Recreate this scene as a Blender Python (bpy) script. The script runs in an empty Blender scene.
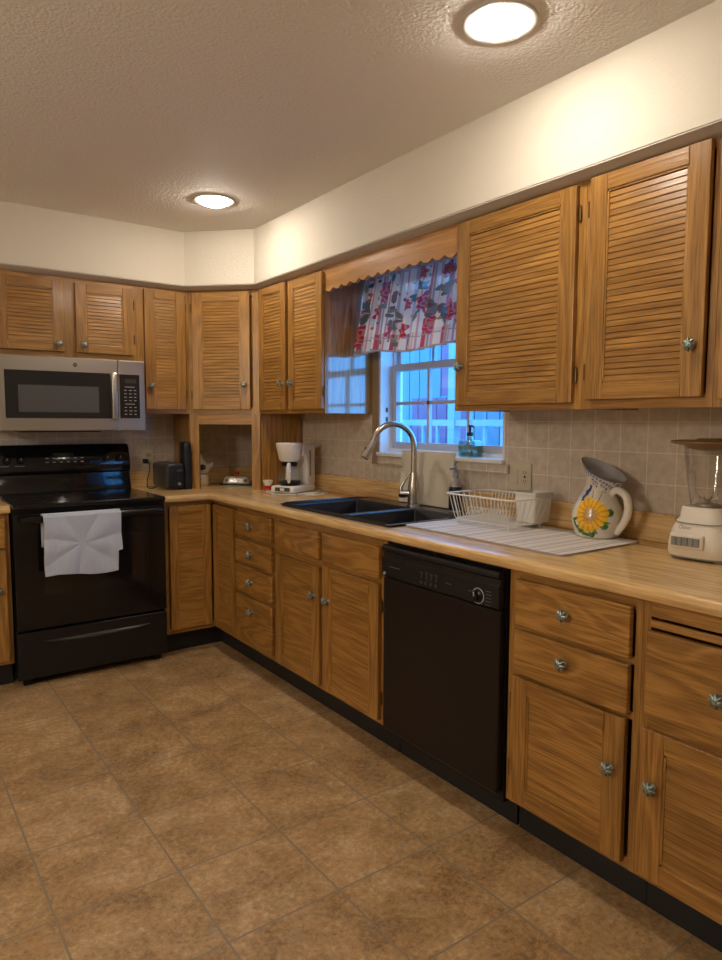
import bpy, bmesh, math, random
from mathutils import Vector, Matrix
from math import sin, cos, pi, radians, sqrt, atan2
S = bpy.context.scene
COL = S.collection
random.seed(5)

# ------------------------------------------------------------------ camera, world, exposure
cam_d = bpy.data.cameras.new('camera'); cam = bpy.data.objects.new('camera', cam_d); COL.objects.link(cam)
S.camera = cam
CX, CY, CH, YAW, PIT, ROL, FPX = -2.2173, -4.3037, 1.3269, 0.6251, -0.0851, 0.0033, 683.05
F = Vector((sin(YAW)*cos(PIT), cos(YAW)*cos(PIT), sin(PIT)))
R0 = Vector((cos(YAW), -sin(YAW), 0)); U0 = R0.cross(F)
RR = R0*cos(ROL)+U0*sin(ROL); UU = -R0*sin(ROL)+U0*cos(ROL)
m = Matrix((RR, UU, -F)).transposed().to_4x4(); m.translation = (CX, CY, CH)
cam.matrix_world = m
cam_d.sensor_fit = 'VERTICAL'; cam_d.sensor_height = 36; cam_d.lens = FPX/960*36
cam_d.clip_start = .05; cam_d.clip_end = 60

W = bpy.data.worlds.new('sky'); S.world = W; W.use_nodes = True
wb = W.node_tree.nodes['Background']
wb.inputs[0].default_value = (.08, .39, 1.0, 1); wb.inputs[1].default_value = 7.2

LAMP_W = (1.0, .885, .745)
LAMP_E = 142.0
ROOM_E = 3.0

S.view_settings.view_transform = 'Standard'; S.view_settings.look = 'None'
S.view_settings.exposure = 0.0; S.view_settings.gamma = 1
S.view_settings.use_curve_mapping = False
S.cycles.use_denoising = True
S.cycles.max_bounces = 8; S.cycles.diffuse_bounces = 5; S.cycles.glossy_bounces = 4
S.cycles.transparent_max_bounces = 16; S.cycles.transmission_bounces = 6
S.cycles.sample_clamp_indirect = 4
S.cycles.caustics_reflective = False; S.cycles.caustics_refractive = False

# ------------------------------------------------------------------ materials
MATS = {}
class NT:
    def __init__(s, name):
        s.m = bpy.data.materials.new(name); s.m.use_nodes = True
        s.t = s.m.node_tree; s.b = s.t.nodes['Principled BSDF']; s.out = s.t.nodes['Material Output']
        MATS[name] = s.m
    def n(s, typ, **k):
        nd = s.t.nodes.new(typ)
        for a, b in k.items(): setattr(nd, a, b)
        return nd
    def l(s, a, b): s.t.links.new(a, b)
    def put(s, sock, v):
        if hasattr(v, 'is_linked') or hasattr(v, 'links'): s.l(v, sock)
        else: sock.default_value = v
    def math(s, op, a, b=None, c=None):
        nd = s.n('ShaderNodeMath', operation=op)
        for i, v in enumerate((a, b, c)):
            if v is not None: s.put(nd.inputs[i], v)
        return nd.outputs[0]
    def vmath(s, op, a, b):
        nd = s.n('ShaderNodeVectorMath', operation=op); s.put(nd.inputs[0], a); s.put(nd.inputs[1], b); return nd.outputs[0]
    def coord(s): return s.n('ShaderNodeTexCoord').outputs['Object']
    def noise(s, vec, scale=1, detail=2, rough=.5, dist=0):
        nd = s.n('ShaderNodeTexNoise'); s.l(vec, nd.inputs['Vector'])
        nd.inputs['Scale'].default_value = scale; nd.inputs['Detail'].default_value = detail
        nd.inputs['Roughness'].default_value = rough; nd.inputs['Distortion'].default_value = dist
        return nd.outputs['Fac']
    def ramp(s, fac, stops, interp='LINEAR'):
        nd = s.n('ShaderNodeValToRGB'); s.l(fac, nd.inputs[0]); cr = nd.color_ramp; cr.interpolation = interp
        while len(cr.elements) < len(stops): cr.elements.new(.5)
        for e, (p, c) in zip(cr.elements, stops): e.position = p; e.color = (*c, 1)
        return nd.outputs[0]
    def mix(s, f, a, b, blend='MIX'):
        nd = s.n('ShaderNodeMix', data_type='RGBA', blend_type=blend)
        s.put(nd.inputs[0], f)
        for i, v in ((6, a), (7, b)):
            if isinstance(v, tuple): v = (*v[:3], 1)
            s.put(nd.inputs[i], v)
        return nd.outputs[2]
    def bump(s, h, strength=.2, dist=.002):
        nd = s.n('ShaderNodeBump'); nd.inputs['Strength'].default_value = strength
        nd.inputs['Distance'].default_value = dist; s.l(h, nd.inputs['Height']); s.l(nd.outputs[0], s.b.inputs['Normal'])
    def set(s, **k):
        mp = dict(base='Base Color', rough='Roughness', metal='Metallic', spec='Specular IOR Level', coat='Coat Weight',
                  coatr='Coat Roughness', trans='Transmission Weight', ior='IOR', emis='Emission Strength', emc='Emission Color',
                  alpha='Alpha', sheen='Sheen Weight', aniso='Anisotropic')
        for a, v in k.items():
            if isinstance(v, tuple) and len(v) == 3: v = (*v, 1)
            s.put(s.b.inputs[mp[a]], v)
        return s.m

def flat(name, col, rough=.5, **k):
    return NT(name).set(base=col, rough=rough, **k)

def oak(name, along, sk=.085, ringw=.30, light=(.475, .245, .062), dark=(.22, .102, .022), rough=.3, freq=1.0, coat=.25):
    a = NT(name)
    info = a.n('ShaderNodeObjectInfo')
    off = a.vmath('MULTIPLY', info.outputs['Location'], (0, 0, 0))
    rv = a.math('MULTIPLY', info.outputs['Random'], 37.0)
    cmb = a.n('ShaderNodeCombineXYZ')
    for i in range(3): a.l(rv, cmb.inputs[i])
    p = a.vmath('ADD', a.coord(), cmb.outputs[0])
    sc = {'z': (1, 1, sk), 'h': (sk, sk, 1)}[along]
    st = a.vmath('MULTIPLY', p, sc)
    big = a.noise(st, 9*freq, 2, .45, .35)
    rings = a.math('SINE', a.math('MULTIPLY', big, 62))
    rings = a.math('MULTIPLY_ADD', rings, .5, .5)
    rings = a.math('POWER', rings, 1.8)
    sc2 = {'z': (1, 1, .025), 'h': (.025, .025, 1), 'x': (.025, 1, 1), 'y': (1, .025, 1)}[along]
    fine = a.noise(a.vmath('MULTIPLY', p, sc2), 330, 2, .6)
    fine = a.math('SMOOTH_MIN', a.math('MULTIPLY', a.math('SUBTRACT', fine, .38), 3.2), 1.0, .1)
    tone = a.noise(p, 1.7, 1)
    f = a.math('ADD', a.math('MULTIPLY', rings, ringw), a.math('MULTIPLY', fine, .46))
    f = a.math('ADD', f, a.math('MULTIPLY', tone, .3))
    c = a.ramp(f, [(.16, dark), (.5, tuple((x+y)/2 for x, y in zip(dark, light))), (.9, light)])
    rnd = a.math('MULTIPLY_ADD', info.outputs['Random'], .16, .92)
    hsv = a.n('ShaderNodeHueSaturation'); a.l(c, hsv.inputs['Color']); a.l(rnd, hsv.inputs['Value'])
    a.bump(f, .22, .0015)
    return a.set(base=hsv.outputs[0], rough=rough, coat=coat, coatr=.16)

OV = oak('oak_upright_grain', 'z'); OH = oak('oak_level_grain', 'h')
OD = oak('oak_drawer_cathedral', 'h', sk=.20, ringw=.42)
OC = oak('oak_varnished_side', 'z', coat=1.0)
OC.node_tree.nodes['Principled BSDF'].inputs['Coat Roughness'].default_value = .07
OC.node_tree.nodes['Principled BSDF'].inputs['Coat IOR'].default_value = 1.9
OP = oak('oak_valance', 'h', light=(.58, .30, .10), dark=(.33, .15, .04), freq=.6)

def laminate(name, along):
    a = NT(name); p = a.coord()
    sc = {'x': (.05, 1, 1), 'y': (1, .05, 1)}[along]
    q = a.vmath('MULTIPLY', p, sc)
    f = a.noise(q, 95, 3, .65); g = a.noise(q, 16, 2, .5)
    f2 = a.math('ADD', a.math('MULTIPLY', f, .65), a.math('MULTIPLY', g, .35))
    c = a.ramp(f2, [(.36, (.45, .26, .095)), (.5, (.66, .43, .185)), (.66, (.80, .57, .29))])
    return a.set(base=c, rough=.27, coat=.25, coatr=.12)
LX = laminate('laminate_x', 'x'); LY = laminate('laminate_y', 'y')

def paint(name, col, scale=120, strength=.25, rough=.7, dist=.003):
    a = NT(name); p = a.coord()
    h = a.noise(p, scale, 3, .6)
    a.bump(h, strength, dist)
    return a.set(base=col, rough=rough)
CREAM = paint('cream_paint', (.69, .64, .545), 75, .55)
def ceil_mat():
    a = NT('textured_ceiling'); p = a.coord()
    v = a.n('ShaderNodeTexVoronoi', feature='SMOOTH_F1'); a.l(p, v.inputs['Vector']); v.inputs['Scale'].default_value = 105
    n = a.noise(p, 60, 3, .6)
    h = a.math('ADD', a.math('MULTIPLY', v.outputs['Distance'], .8), n)
    a.bump(h, .5, .0045)
    return a.set(base=(.86, .845, .81), rough=.75)
CEIL = ceil_mat()
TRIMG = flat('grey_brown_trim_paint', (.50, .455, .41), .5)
WHITE = flat('white_gloss_paint', (.78, .79, .80), .35); SASHM = flat('sash_paint', (.45, .44, .46), .4)

def floor_mat():
    a = NT('floor_tile'); p = a.coord()
    v = a.vmath('ADD', p, (1.53+.34*20, 2.44+.34*20, 0))
    br = a.n('ShaderNodeTexBrick', offset=0.0, squash=1.0); a.l(v, br.inputs['Vector'])
    br.inputs['Scale'].default_value = 1; br.inputs['Mortar Size'].default_value = .0037
    br.inputs['Mortar Smooth'].default_value = .3
    br.inputs['Brick Width'].default_value = .34; br.inputs['Row Height'].default_value = .34
    br.inputs['Color1'].default_value = (0, 0, 0, 1); br.inputs['Color2'].default_value = (1, 1, 1, 1)
    br.inputs['Mortar'].default_value = (.5, .5, .5, 1)
    n1 = a.noise(p, 5.2, 6, .74, .5); n2 = a.noise(a.vmath('ADD', p, (9, 4, 2)), 55, 5, .8, .3)
    f = a.math('ADD', a.math('MULTIPLY', n1, .5), a.math('MULTIPLY', n2, .5))
    f = a.math('ADD', f, a.math('MULTIPLY', a.math('SUBTRACT', br.outputs['Color'], .5), .05))
    c = a.ramp(f, [(.38, (.19, .108, .046)), (.46, (.33, .198, .086)), (.54, (.46, .295, .14)), (.62, (.60, .43, .25))])
    n3 = a.noise(a.vmath('ADD', p, (3, 8, 1)), 13, 5, .75, .6)
    c = a.mix(a.ramp(n3, [(.5, (0, 0, 0)), (.70, (.42, .42, .42))]), c, (.42, .21, .075))
    n4 = a.noise(a.vmath('ADD', p, (13, 1, 5)), 19, 5, .75, .8)
    c = a.mix(a.ramp(n4, [(.55, (0, 0, 0)), (.72, (.6, .6, .6))]), c, (.33, .29, .22))
    c = a.mix(br.outputs['Fac'], c, (.255, .195, .13))
    h = a.math('SUBTRACT', a.math('MULTIPLY', f, .6), br.outputs['Fac'])
    a.bump(h, .35, .003)
    return a.set(base=c, rough=.46)
FLOOR = floor_mat()

def tile_mat(name, ax, off):
    a = NT(name); p = a.coord()
    s = a.n('ShaderNodeSeparateXYZ'); a.l(p, s.inputs[0]); cb = a.n('ShaderNodeCombineXYZ')
    a.l(a.math('ADD', s.outputs[ax], off), cb.inputs[0]); a.l(a.math('ADD', s.outputs[2], -1.33+.108*20), cb.inputs[1])
    br = a.n('ShaderNodeTexBrick', offset=0.0, squash=1.0); a.l(cb.outputs[0], br.inputs['Vector'])
    br.inputs['Scale'].default_value = 1; br.inputs['Mortar Size'].default_value = .0016; br.inputs['Mortar Smooth'].default_value = .2
    br.inputs['Brick Width'].default_value = .108; br.inputs['Row Height'].default_value = .108
    n = a.noise(p, 26, 3, .6)
    c = a.ramp(n, [(.35, (.50, .425, .345)), (.65, (.61, .53, .44))])
    c = a.mix(br.outputs['Fac'], c, (.75, .68, .58))
    v = a.n('ShaderNodeTexVoronoi'); a.l(p, v.inputs['Vector']); v.inputs['Scale'].default_value = 34
    h = a.math('ADD', a.math('MULTIPLY', n, .6), a.math('MULTIPLY', v.outputs['Distance'], .5))
    h = a.math('SUBTRACT', h, br.outputs['Fac'])
    a.bump(h, .35, .003)
    return a.set(base=c, rough=.2)
TILE_Y = tile_mat('wall_tile_y', 1, 2.30+.108*40); TILE_X = tile_mat('wall_tile_x', 0, .108*60+.02)

def steel_mat(name, col=(.50, .475, .44), rough=.3, sx=(1, 1, 60)):
    a = NT(name); n = a.noise(a.vmath('MULTIPLY', a.coord(), sx), 8, 2)
    a.l(a.math('MULTIPLY_ADD', n, .12, rough-.06), a.b.inputs['Roughness'])
    return a.set(base=col, metal=1.0)
STEEL = steel_mat('brushed_steel'); NICKEL = flat('brushed_nickel', (.52, .48, .43), .27, metal=1.0)
BLACKG = flat('black_enamel', (.006, .006, .007), .12, spec=.35, coat=.2, coatr=.05)
BLACK = flat('black_plastic', (.009, .0085, .009), .42, spec=.35)
DW = flat('black_appliance_panel', (.012, .0085, .008), .33, spec=.3)
KICK = flat('black_toe_kick_vinyl', (.012, .013, .016), .5)
OVENG = flat('dark_oven_glass', (.012, .011, .011), .06)
MWG = flat('microwave_dark_glass', (.018, .018, .02), .12)
MWSCREEN = flat('microwave_door_mesh', (.075, .075, .075), .3)
LEGEND = flat('grey_legend_print', (.40, .40, .42), .5)
DARKGREY = flat('dark_grey_plastic', (.055, .055, .06), .3)
BRASS = flat('antique_brass_hinge', (.16, .095, .035), .4, metal=.9)
IVORY = flat('ivory_plastic', (.55, .49, .37), .4)
BEIGEPL = flat('beige_plastic', (.42, .35, .25), .4)
SLOT = flat('dark_slot', (.02, .015, .012), .6)
WPL = flat('white_plastic', (.74, .71, .66), .32)
WPL2 = flat('cream_white_plastic', (.70, .64, .55), .35)
GREYPL = flat('grey_plastic', (.22, .22, .21), .4)
WIRE = flat('white_coated_wire', (.76, .73, .66), .35)
SINKM = flat('black_composite_sink', (.012, .013, .018), .22)
def knob_mat():
    a = NT('verdigris_pewter')
    n = a.noise(a.coord(), 160, 3, .6)
    c = a.ramp(n, [(.35, (.12, .17, .16)), (.6, (.40, .48, .46))])
    return a.set(base=c, rough=.32, metal=.75)
KNOB = knob_mat()
def thin_glass(name, tint=(1, 1, 1), refl=.09, rough=.02):
    a = NT(name); t = a.t; t.nodes.remove(a.b)
    tr = a.n('ShaderNodeBsdfTransparent'); tr.inputs[0].default_value = (*tint, 1)
    gl = a.n('ShaderNodeBsdfGlossy'); gl.inputs['Roughness'].default_value = rough
    lw = a.n('ShaderNodeLayerWeight'); lw.inputs[0].default_value = .35
    f = a.math('MULTIPLY_ADD', lw.outputs['Facing'], .5, refl)
    f = a.math('MINIMUM', f, .8)
    mx = a.n('ShaderNodeMixShader'); a.l(f, mx.inputs[0]); a.l(tr.outputs[0], mx.inputs[1]); a.l(gl.outputs[0], mx.inputs[2])
    a.l(mx.outputs[0], a.out.inputs[0]); return a.m
def pane_glass():
    a = NT('window_glass'); t = a.t; t.nodes.remove(a.b)
    tr = a.n('ShaderNodeBsdfTransparent'); gl = a.n('ShaderNodeBsdfGlossy'); gl.inputs['Roughness'].default_value = .01
    mx = a.n('ShaderNodeMixShader'); mx.inputs[0].default_value = .06
    a.l(tr.outputs[0], mx.inputs[1]); a.l(gl.outputs[0], mx.inputs[2]); a.l(mx.outputs[0], a.out.inputs[0]); return a.m
GLASSW = pane_glass()
GLASSC = thin_glass('clear_vessel_glass', (.93, .93, .92), .07)
GLASST = thin_glass('teal_bottle_glass', (.55, .80, .78), .10)
def vcol(name, rough=.4, transl=0, **k):
    a = NT(name); at = a.n('ShaderNodeVertexColor', layer_name='pattern')
    if transl:
        t = a.t; t.nodes.remove(a.b)
        d = a.n('ShaderNodeBsdfDiffuse'); l = a.n('ShaderNodeBsdfTranslucent'); tp = a.n('ShaderNodeBsdfTransparent')
        a.l(at.outputs[0], d.inputs[0]); a.l(at.outputs[0], l.inputs[0])
        mx = a.n('ShaderNodeMixShader'); mx.inputs[0].default_value = transl
        a.l(d.outputs[0], mx.inputs[1]); a.l(l.outputs[0], mx.inputs[2])
        m2 = a.n('ShaderNodeMixShader'); m2.inputs[0].default_value = .05
        a.l(mx.outputs[0], m2.inputs[1]); a.l(tp.outputs[0], m2.inputs[2])
        a.l(m2.outputs[0], a.out.inputs[0]); return a.m
    return a.set(base=at.outputs[0], rough=rough, **k)
CERAMIC = vcol('painted_ceramic', .22, coat=.15)
CURT = vcol('printed_sheer_cotton', .8, .15)
PRINTED = vcol('printed_cloth', .85)
def emit(name, col, e):
    a = NT(name); t = a.t; t.nodes.remove(a.b); em = a.n('ShaderNodeEmission')
    em.inputs[0].default_value = (*col, 1); em.inputs[1].default_value = e; a.l(em.outputs[0], a.out.inputs[0]); return a.m
LENS = emit('lamp_lens', LAMP_W, LAMP_E)
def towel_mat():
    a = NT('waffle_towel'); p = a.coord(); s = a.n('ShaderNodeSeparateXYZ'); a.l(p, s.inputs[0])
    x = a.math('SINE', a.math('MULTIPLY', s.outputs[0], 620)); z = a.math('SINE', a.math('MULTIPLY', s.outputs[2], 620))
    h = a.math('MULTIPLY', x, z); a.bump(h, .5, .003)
    c = a.ramp(a.math('MULTIPLY_ADD', h, .5, .5), [(0, (.42, .47, .56)), (1, (.62, .67, .76))])  # white cloth; blue window light is tinted into both tones
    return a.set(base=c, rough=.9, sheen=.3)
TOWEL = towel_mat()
MATW = flat('mat_white', (.66, .62, .58), .8); MATG = flat('mat_grey', (.34, .31, .30), .8); MATB = flat('mat_beige', (.52, .44, .36), .8)

# ------------------------------------------------------------------ mesh helper
class MB:
    def __init__(s): s.bm = bmesh.new(); s.fn = []
    def face(s, vs, mt=0):
        try: f = s.bm.faces.new(vs); f.material_index = mt; return f
        except ValueError: return None
    def box(s, x0, x1, y0, y1, z0, z1, mt=0):
        if x0 > x1: x0, x1 = x1, x0
        if y0 > y1: y0, y1 = y1, y0
        if z0 > z1: z0, z1 = z1, z0
        v = [s.bm.verts.new(p) for p in ((x0,y0,z0),(x1,y0,z0),(x1,y1,z0),(x0,y1,z0),(x0,y0,z1),(x1,y0,z1),(x1,y1,z1),(x0,y1,z1))]
        for q in ((0,3,2,1),(4,5,6,7),(0,1,5,4),(1,2,6,5),(2,3,7,6),(3,0,4,7)): s.face([v[i] for i in q], mt)
        return v
    def loft(s, rings, mt=0, closed=True, cap0=True, cap1=True, loop=False):
        R = [[s.bm.verts.new(p) for p in r] for r in rings]; n = len(R[0])
        rr = list(zip(R, R[1:])) + ([(R[-1], R[0])] if loop else [])
        for a, b in rr:
            for i in range(n if closed else n-1):
                j = (i+1) % n; s.face([a[i], a[j], b[j], b[i]], mt)
        if cap0 and closed and not loop: s.face(list(reversed(R[0])), mt)
        if cap1 and closed and not loop: s.face(R[-1], mt)
        return R
    def prism(s, poly, fn, a0, a1, mt=0):
        return s.loft([[fn(u, v, a0) for u, v in poly], [fn(u, v, a1) for u, v in poly]], mt)
    def lathe(s, prof, c=(0, 0, 0), seg=32, mt=0, cap0=True, cap1=True, sx=1, sy=1, ax='z', mod=None):
        rings = []
        for k, (r, z) in enumerate(prof):
            ring = []
            for i in range(seg):
                a = 2*pi*i/seg; q = r*(mod(a, k) if mod else 1)
                x, y = q*cos(a)*sx, q*sin(a)*sy
                if ax == 'z': p = (c[0]+x, c[1]+y, c[2]+z)
                elif ax == 'y': p = (c[0]+x, c[1]-z, c[2]+y)      # axis towards -y
                else: p = (c[0]+z, c[1]+x, c[2]+y)
                ring.append(p)
            rings.append(ring)
        return s.loft(rings, mt, True, cap0, cap1)
    def tube(s, pts, r, seg=8, mt=0, closed=False, caps=True):
        P = [Vector(p) for p in pts]; n = len(P)
        rs = r if isinstance(r, (list, tuple)) else [r]*n
        T = []
        for i in range(n):
            if closed: d = P[(i+1) % n]-P[i-1]
            else: d = P[min(i+1, n-1)]-P[max(i-1, 0)]
            T.append(d.normalized())
        ref = Vector((0, 0, 1)) if abs(T[0].z) < .9 else Vector((1, 0, 0))
        N = (ref - T[0]*ref.dot(T[0])).normalized(); rings = []
        for i in range(n):
            N = (N - T[i]*N.dot(T[i])).normalized(); B = T[i].cross(N)
            rings.append([P[i]+(N*cos(2*pi*k/seg)+B*sin(2*pi*k/seg))*rs[i] for k in range(seg)])
        return s.loft(rings, mt, True, caps, caps, loop=closed)
    def grid(s, fn, nu, nv, mt=0):
        V = [[s.bm.verts.new(fn(i/nu, j/nv)) for j in range(nv+1)] for i in range(nu+1)]
        for i in range(nu):
            for j in range(nv): s.face([V[i][j], V[i+1][j], V[i+1][j+1], V[i][j+1]], mt)
        return V
    def bevel(s, w, seg=2, ang=50):
        s.bm.normal_update()
        es = [e for e in s.bm.edges if len(e.link_faces) == 2 and e.calc_face_angle(0) > radians(ang)]
        if es: bmesh.ops.bevel(s.bm, geom=es, offset=w, segments=seg, profile=.5, affect='EDGES', clamp_overlap=True)
        return s

def obj(name, mb, mats, parent=None, loc=(0, 0, 0), rot=0, smooth=False, color=None, fixn=True):
    me = bpy.data.meshes.new(name)
    if fixn: bmesh.ops.recalc_face_normals(mb.bm, faces=mb.bm.faces[:])
    mb.bm.to_mesh(me); mb.bm.free()
    if not isinstance(mats, (list, tuple)): mats = [mats]
    for mm in mats: me.materials.append(mm)
    if smooth:
        me.polygons.foreach_set('use_smooth', [True]*len(me.polygons))
        me.set_sharp_from_angle(angle=radians(smooth if smooth > 1 else 40))
    if color:
        ca = me.color_attributes.new('pattern', 'FLOAT_COLOR', 'POINT')
        for v in me.vertices: ca.data[v.index].color = (*color(v.co), 1)
    o = bpy.data.objects.new(name, me); COL.objects.link(o)
    o.location = loc; o.rotation_euler = (0, 0, rot) if not isinstance(rot, tuple) else rot
    if parent: o.parent = parent
    return o
def tag(o, label, cat, group=None):
    o['label'] = label; o['category'] = cat
    if group: o['group'] = group
    return o
def thing(name, label, cat, loc=(0, 0, 0), rot=0, group=None):
    o = bpy.data.objects.new(name, None); COL.objects.link(o); o.empty_display_size = .05
    o.location = loc; o.rotation_euler = (0, 0, rot); return tag(o, label, cat, group)
def struct(name, mb, mats, parent=None, **k):
    o = obj(name, mb, mats, parent, **k)
    if not parent: o['kind'] = 'structure'
    return o
def text_mb(txt, size, depth=.0004):
    cu = bpy.data.curves.new('t', 'FONT'); cu.body = txt; cu.size = size; cu.extrude = depth
    cu.align_x = 'CENTER'; cu.align_y = 'CENTER'
    o = bpy.data.objects.new('t', cu); COL.objects.link(o); bpy.context.view_layer.update()
    me = bpy.data.meshes.new_from_object(o.evaluated_get(bpy.context.evaluated_depsgraph_get()))
    bpy.data.objects.remove(o); mb = MB(); mb.bm.from_mesh(me); bpy.data.meshes.remove(me); return mb

# ------------------------------------------------------------------ room shell
ZC = 2.432; ZS = 2.126; SF = .354; SA = .657
XL, YN = -4.7, -5.9
b = MB(); b.box(XL-.1, .15, YN-.1, .1, -.08, 0); struct('floor', b, FLOOR)
b = MB(); b.box(XL-.1, .15, YN-.1, .1, ZC, ZC+.08); struct('ceiling', b, CEIL)
b = MB(); b.box(XL-.1, .15, 0, .12, 0, ZC); struct('wall_back', b, TILE_X)
WY0, WY1, WZ0, WZ1 = -2.285, -1.395, 1.165, 2.10
b = MB(); b.box(0, .15, YN, WY0, 0, ZC); b.box(0, .15, WY1, 0, 0, ZC); b.box(0, .15, WY0, WY1, 0, WZ0); b.box(0, .15, WY0, WY1, WZ1, ZC)
struct('wall_right', b, TILE_Y)
b = MB(); b.box(XL-.1, XL, YN, 0, 0, ZC); struct('wall_left', b, CREAM)
b = MB(); b.box(XL-.1, .15, YN-.1, YN, 0, ZC); struct('wall_front', b, CREAM)
# soffit above the wall cabinets
b = MB()
poly = [(XL, 0), (XL, -SF), (-SA, -SF), (-SF, -SA), (-SF, YN), (0, YN), (0, 0)]
b.prism(poly, lambda x, y, z: (x, y, z), ZS, ZC); struct('wall_soffit', b, CREAM)
# painted moulding under the soffit, following the cabinets
def run_off(d):
    k = d*math.tan(radians(22.5)); t = .657-.354+0
    # line at distance d from both walls and a chamfer parallel to the soffit's
    e = (.657+.354) - (SF-d)*sqrt(2) if d < SF else .657+.354
    return [(-3.0, -d), (-(e-d), -d), (-d, -(e-d)), (-d, -4.9)]
b = MB()
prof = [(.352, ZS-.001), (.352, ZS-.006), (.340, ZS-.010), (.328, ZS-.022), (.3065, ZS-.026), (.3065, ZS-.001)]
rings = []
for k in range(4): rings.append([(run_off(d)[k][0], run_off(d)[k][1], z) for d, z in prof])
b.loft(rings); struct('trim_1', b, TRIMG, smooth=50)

# ------------------------------------------------------------------ window
def bar(b, y0, y1, z0, z1, x0, x1, mt=0): b.box(x0, x1, y0, y1, z0, z1, mt)
b = MB()
j = .012
b.box(.0, .15, WY1-j, WY1, WZ0, WZ1); b.box(.0, .15, WY0, WY0+j, WZ0, WZ1); b.box(.0, .15, WY0, WY1, WZ1-j, WZ1); b.box(.07, .15, WY0, WY1, WZ0, WZ0+.02)
# frame stops around the sash
b.box(.085, .10, WY1-j-.014, WY1-j, WZ0, WZ1); b.box(.085, .10, WY0+j, WY0+j+.014, WZ0, WZ1)
win = struct('window_1', b, WHITE)
b = MB(); b.box(-.022, .072, WY0-.004, WY1+.0, WZ0-.018, WZ0+.002); b.bevel(.004); b.box(-.012, 0, WY0-.03, WY1-.002, WZ0-.058, WZ0-.0185, 1)
struct('sill', b, [WHITE, TILE_Y], win)
b = MB(); b.box(-.008, 0, WY1+.0005, -1.342, 1.10, 2.09); struct('casing', b, flat('tan_wall_strip', (.30, .21, .13), .5), win)
ya, yb = WY1-j-.012, WY0+j+.012
def sash(name, z0, z1, x0, mun):
    b = MB(); x1 = x0+.028; s_ = .03
    b.box(x0, x1, ya-s_, ya, z0, z1); b.box(x0, x1, yb, yb+s_, z0, z1)
    b.box(x0, x1, yb+s_, ya-s_, z0, z0+.034); b.box(x0, x1, yb+s_, ya-s_, z1-.034, z1)
    for y in (-1.70, -1.985): b.box(x0+.004, x1-.004, y-.008, y+.008, z0+.034, z1-.034)
    b.box(x0+.004, x1-.004, yb+s_, ya-s_, mun-.008, mun+.008)
    o = obj(name, b, SASHM, win)
    b = MB(); b.box(x0+.012, x0+.015, yb+s_, ya-s_, z0+.034, z1-.034); g = obj('pane', b, GLASSW, o)
sash('lower_sash', 1.186, 1.628, .072, 1.424); sash('upper_sash', 1.594, 2.086, .102, 1.85)
b = MB(); b.lathe([(.0, 0), (.018, 0), (.018, .008), (.006, .010), (.006, .018), (0, .018)], (.088, -1.93, 1.628), 16); b.box(.07, .08, -1.96, -1.90, 1.636, 1.642)
obj('sash_lock', b, DARKGREY, win)
for zz in (1.34, 1.39):
    b = MB(); b.box(.035, .045, WY1-j-.006, WY1-j, zz-.012, zz+.012); obj('latch_plate', b, DARKGREY, win)

# ------------------------------------------------------------------ outside, seen through the panes
b = MB(); b.box(.15, 14, -8, 10, -.6, -.5); go = obj('ground', b, paint('pale_gravel', (.42, .42, .42), 30, .4)); go['kind'] = 'structure'
EXW = flat('pale_siding', (.17, .22, .26), .6); EXR = flat('dusky_red_boards', (.30, .11, .17), .7); EXP = flat('pale_blue_grey_paint', (.30, .31, .33), .5); EXD = flat('slate_blue_paint', (.14, .19, .30), .6)
def siding(b, x, y0, y1, z0, z1, step=.12, up=True, mt=0):
    if up:
        y = y0
        while y < y1-1e-4:
            b.box(x, x+.05, y, min(y+step*.93, y1), z0, z1, mt); y += step
        b.box(x+.03, x+.06, y0, y1, z0, z1, mt)
b = MB(); siding(b, 4.2, -1.0, 5.5, -.5, 3.2, .22)
hs = thing('neighbour_house', 'pale boarded house wall standing outside beyond the kitchen window', 'house', (4.2, 2.2, -.5))
obj('wall_boards', b, EXW, hs, loc=(-4.2, -2.2, .5))
b = MB(); b.box(4.10, 4.18, .55, 1.35, .75, 2.15); b.bevel(.01); f_ = obj('window', b, WHITE, hs, loc=(-4.2, -2.2, .5))
b = MB()
for k in range(2): b.box(4.09, 4.10, .62+k*.36, .93+k*.36, .82, 2.08)
obj('pane', b, EXD, f_)
b = MB(); siding(b, 3.0, -.35, 1.42, 1.62, 2.5, .16); siding(b, 3.0, 1.0, 1.9, -.5, 1.6, .16)
tag(obj('board_fence', b, EXR), 'dusky red upright boards seen behind the upper panes of the window', 'fence')
pr = thing('porch_railing', 'white porch railing with thin balusters outside the window', 'railing', (2.3, .4, -.5))
b = MB(); b.box(-.03, .03, -1.6, 2.0, 1.79, 1.85); b.box(-.02, .02, -1.6, 2.0, 1.50, 1.54); obj('rail', b, EXP, pr)
for y in (-1.55, .05, 1.3):
    b = MB(); b.box(-.045, .045, y-.045, y+.045, 0, 3.6); b.bevel(.006); obj('post', b, EXP, pr)
for k in range(16):
    y = -1.4+k*.21
    if abs(y-.05) < .08 or abs(y-1.3) < .08: continue
    b = MB(); b.box(-.014, .014, y-.014, y+.014, .3, 1.79); obj('baluster', b, EXP, pr)
b = MB(); b.box(-.35, .35, -.3, .3, 0, .04); b.box(-.33, .33, -.28, .28, .04, 2.12); b.box(-.36, .36, -.31, .31, 2.12, 2.17); b.bevel(.012)
cb_ = tag(obj('storage_box', b, EXW, loc=(3.5, .3, -.5)), 'white garden cabinet standing outside behind the porch railing', 'cabinet')

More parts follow.
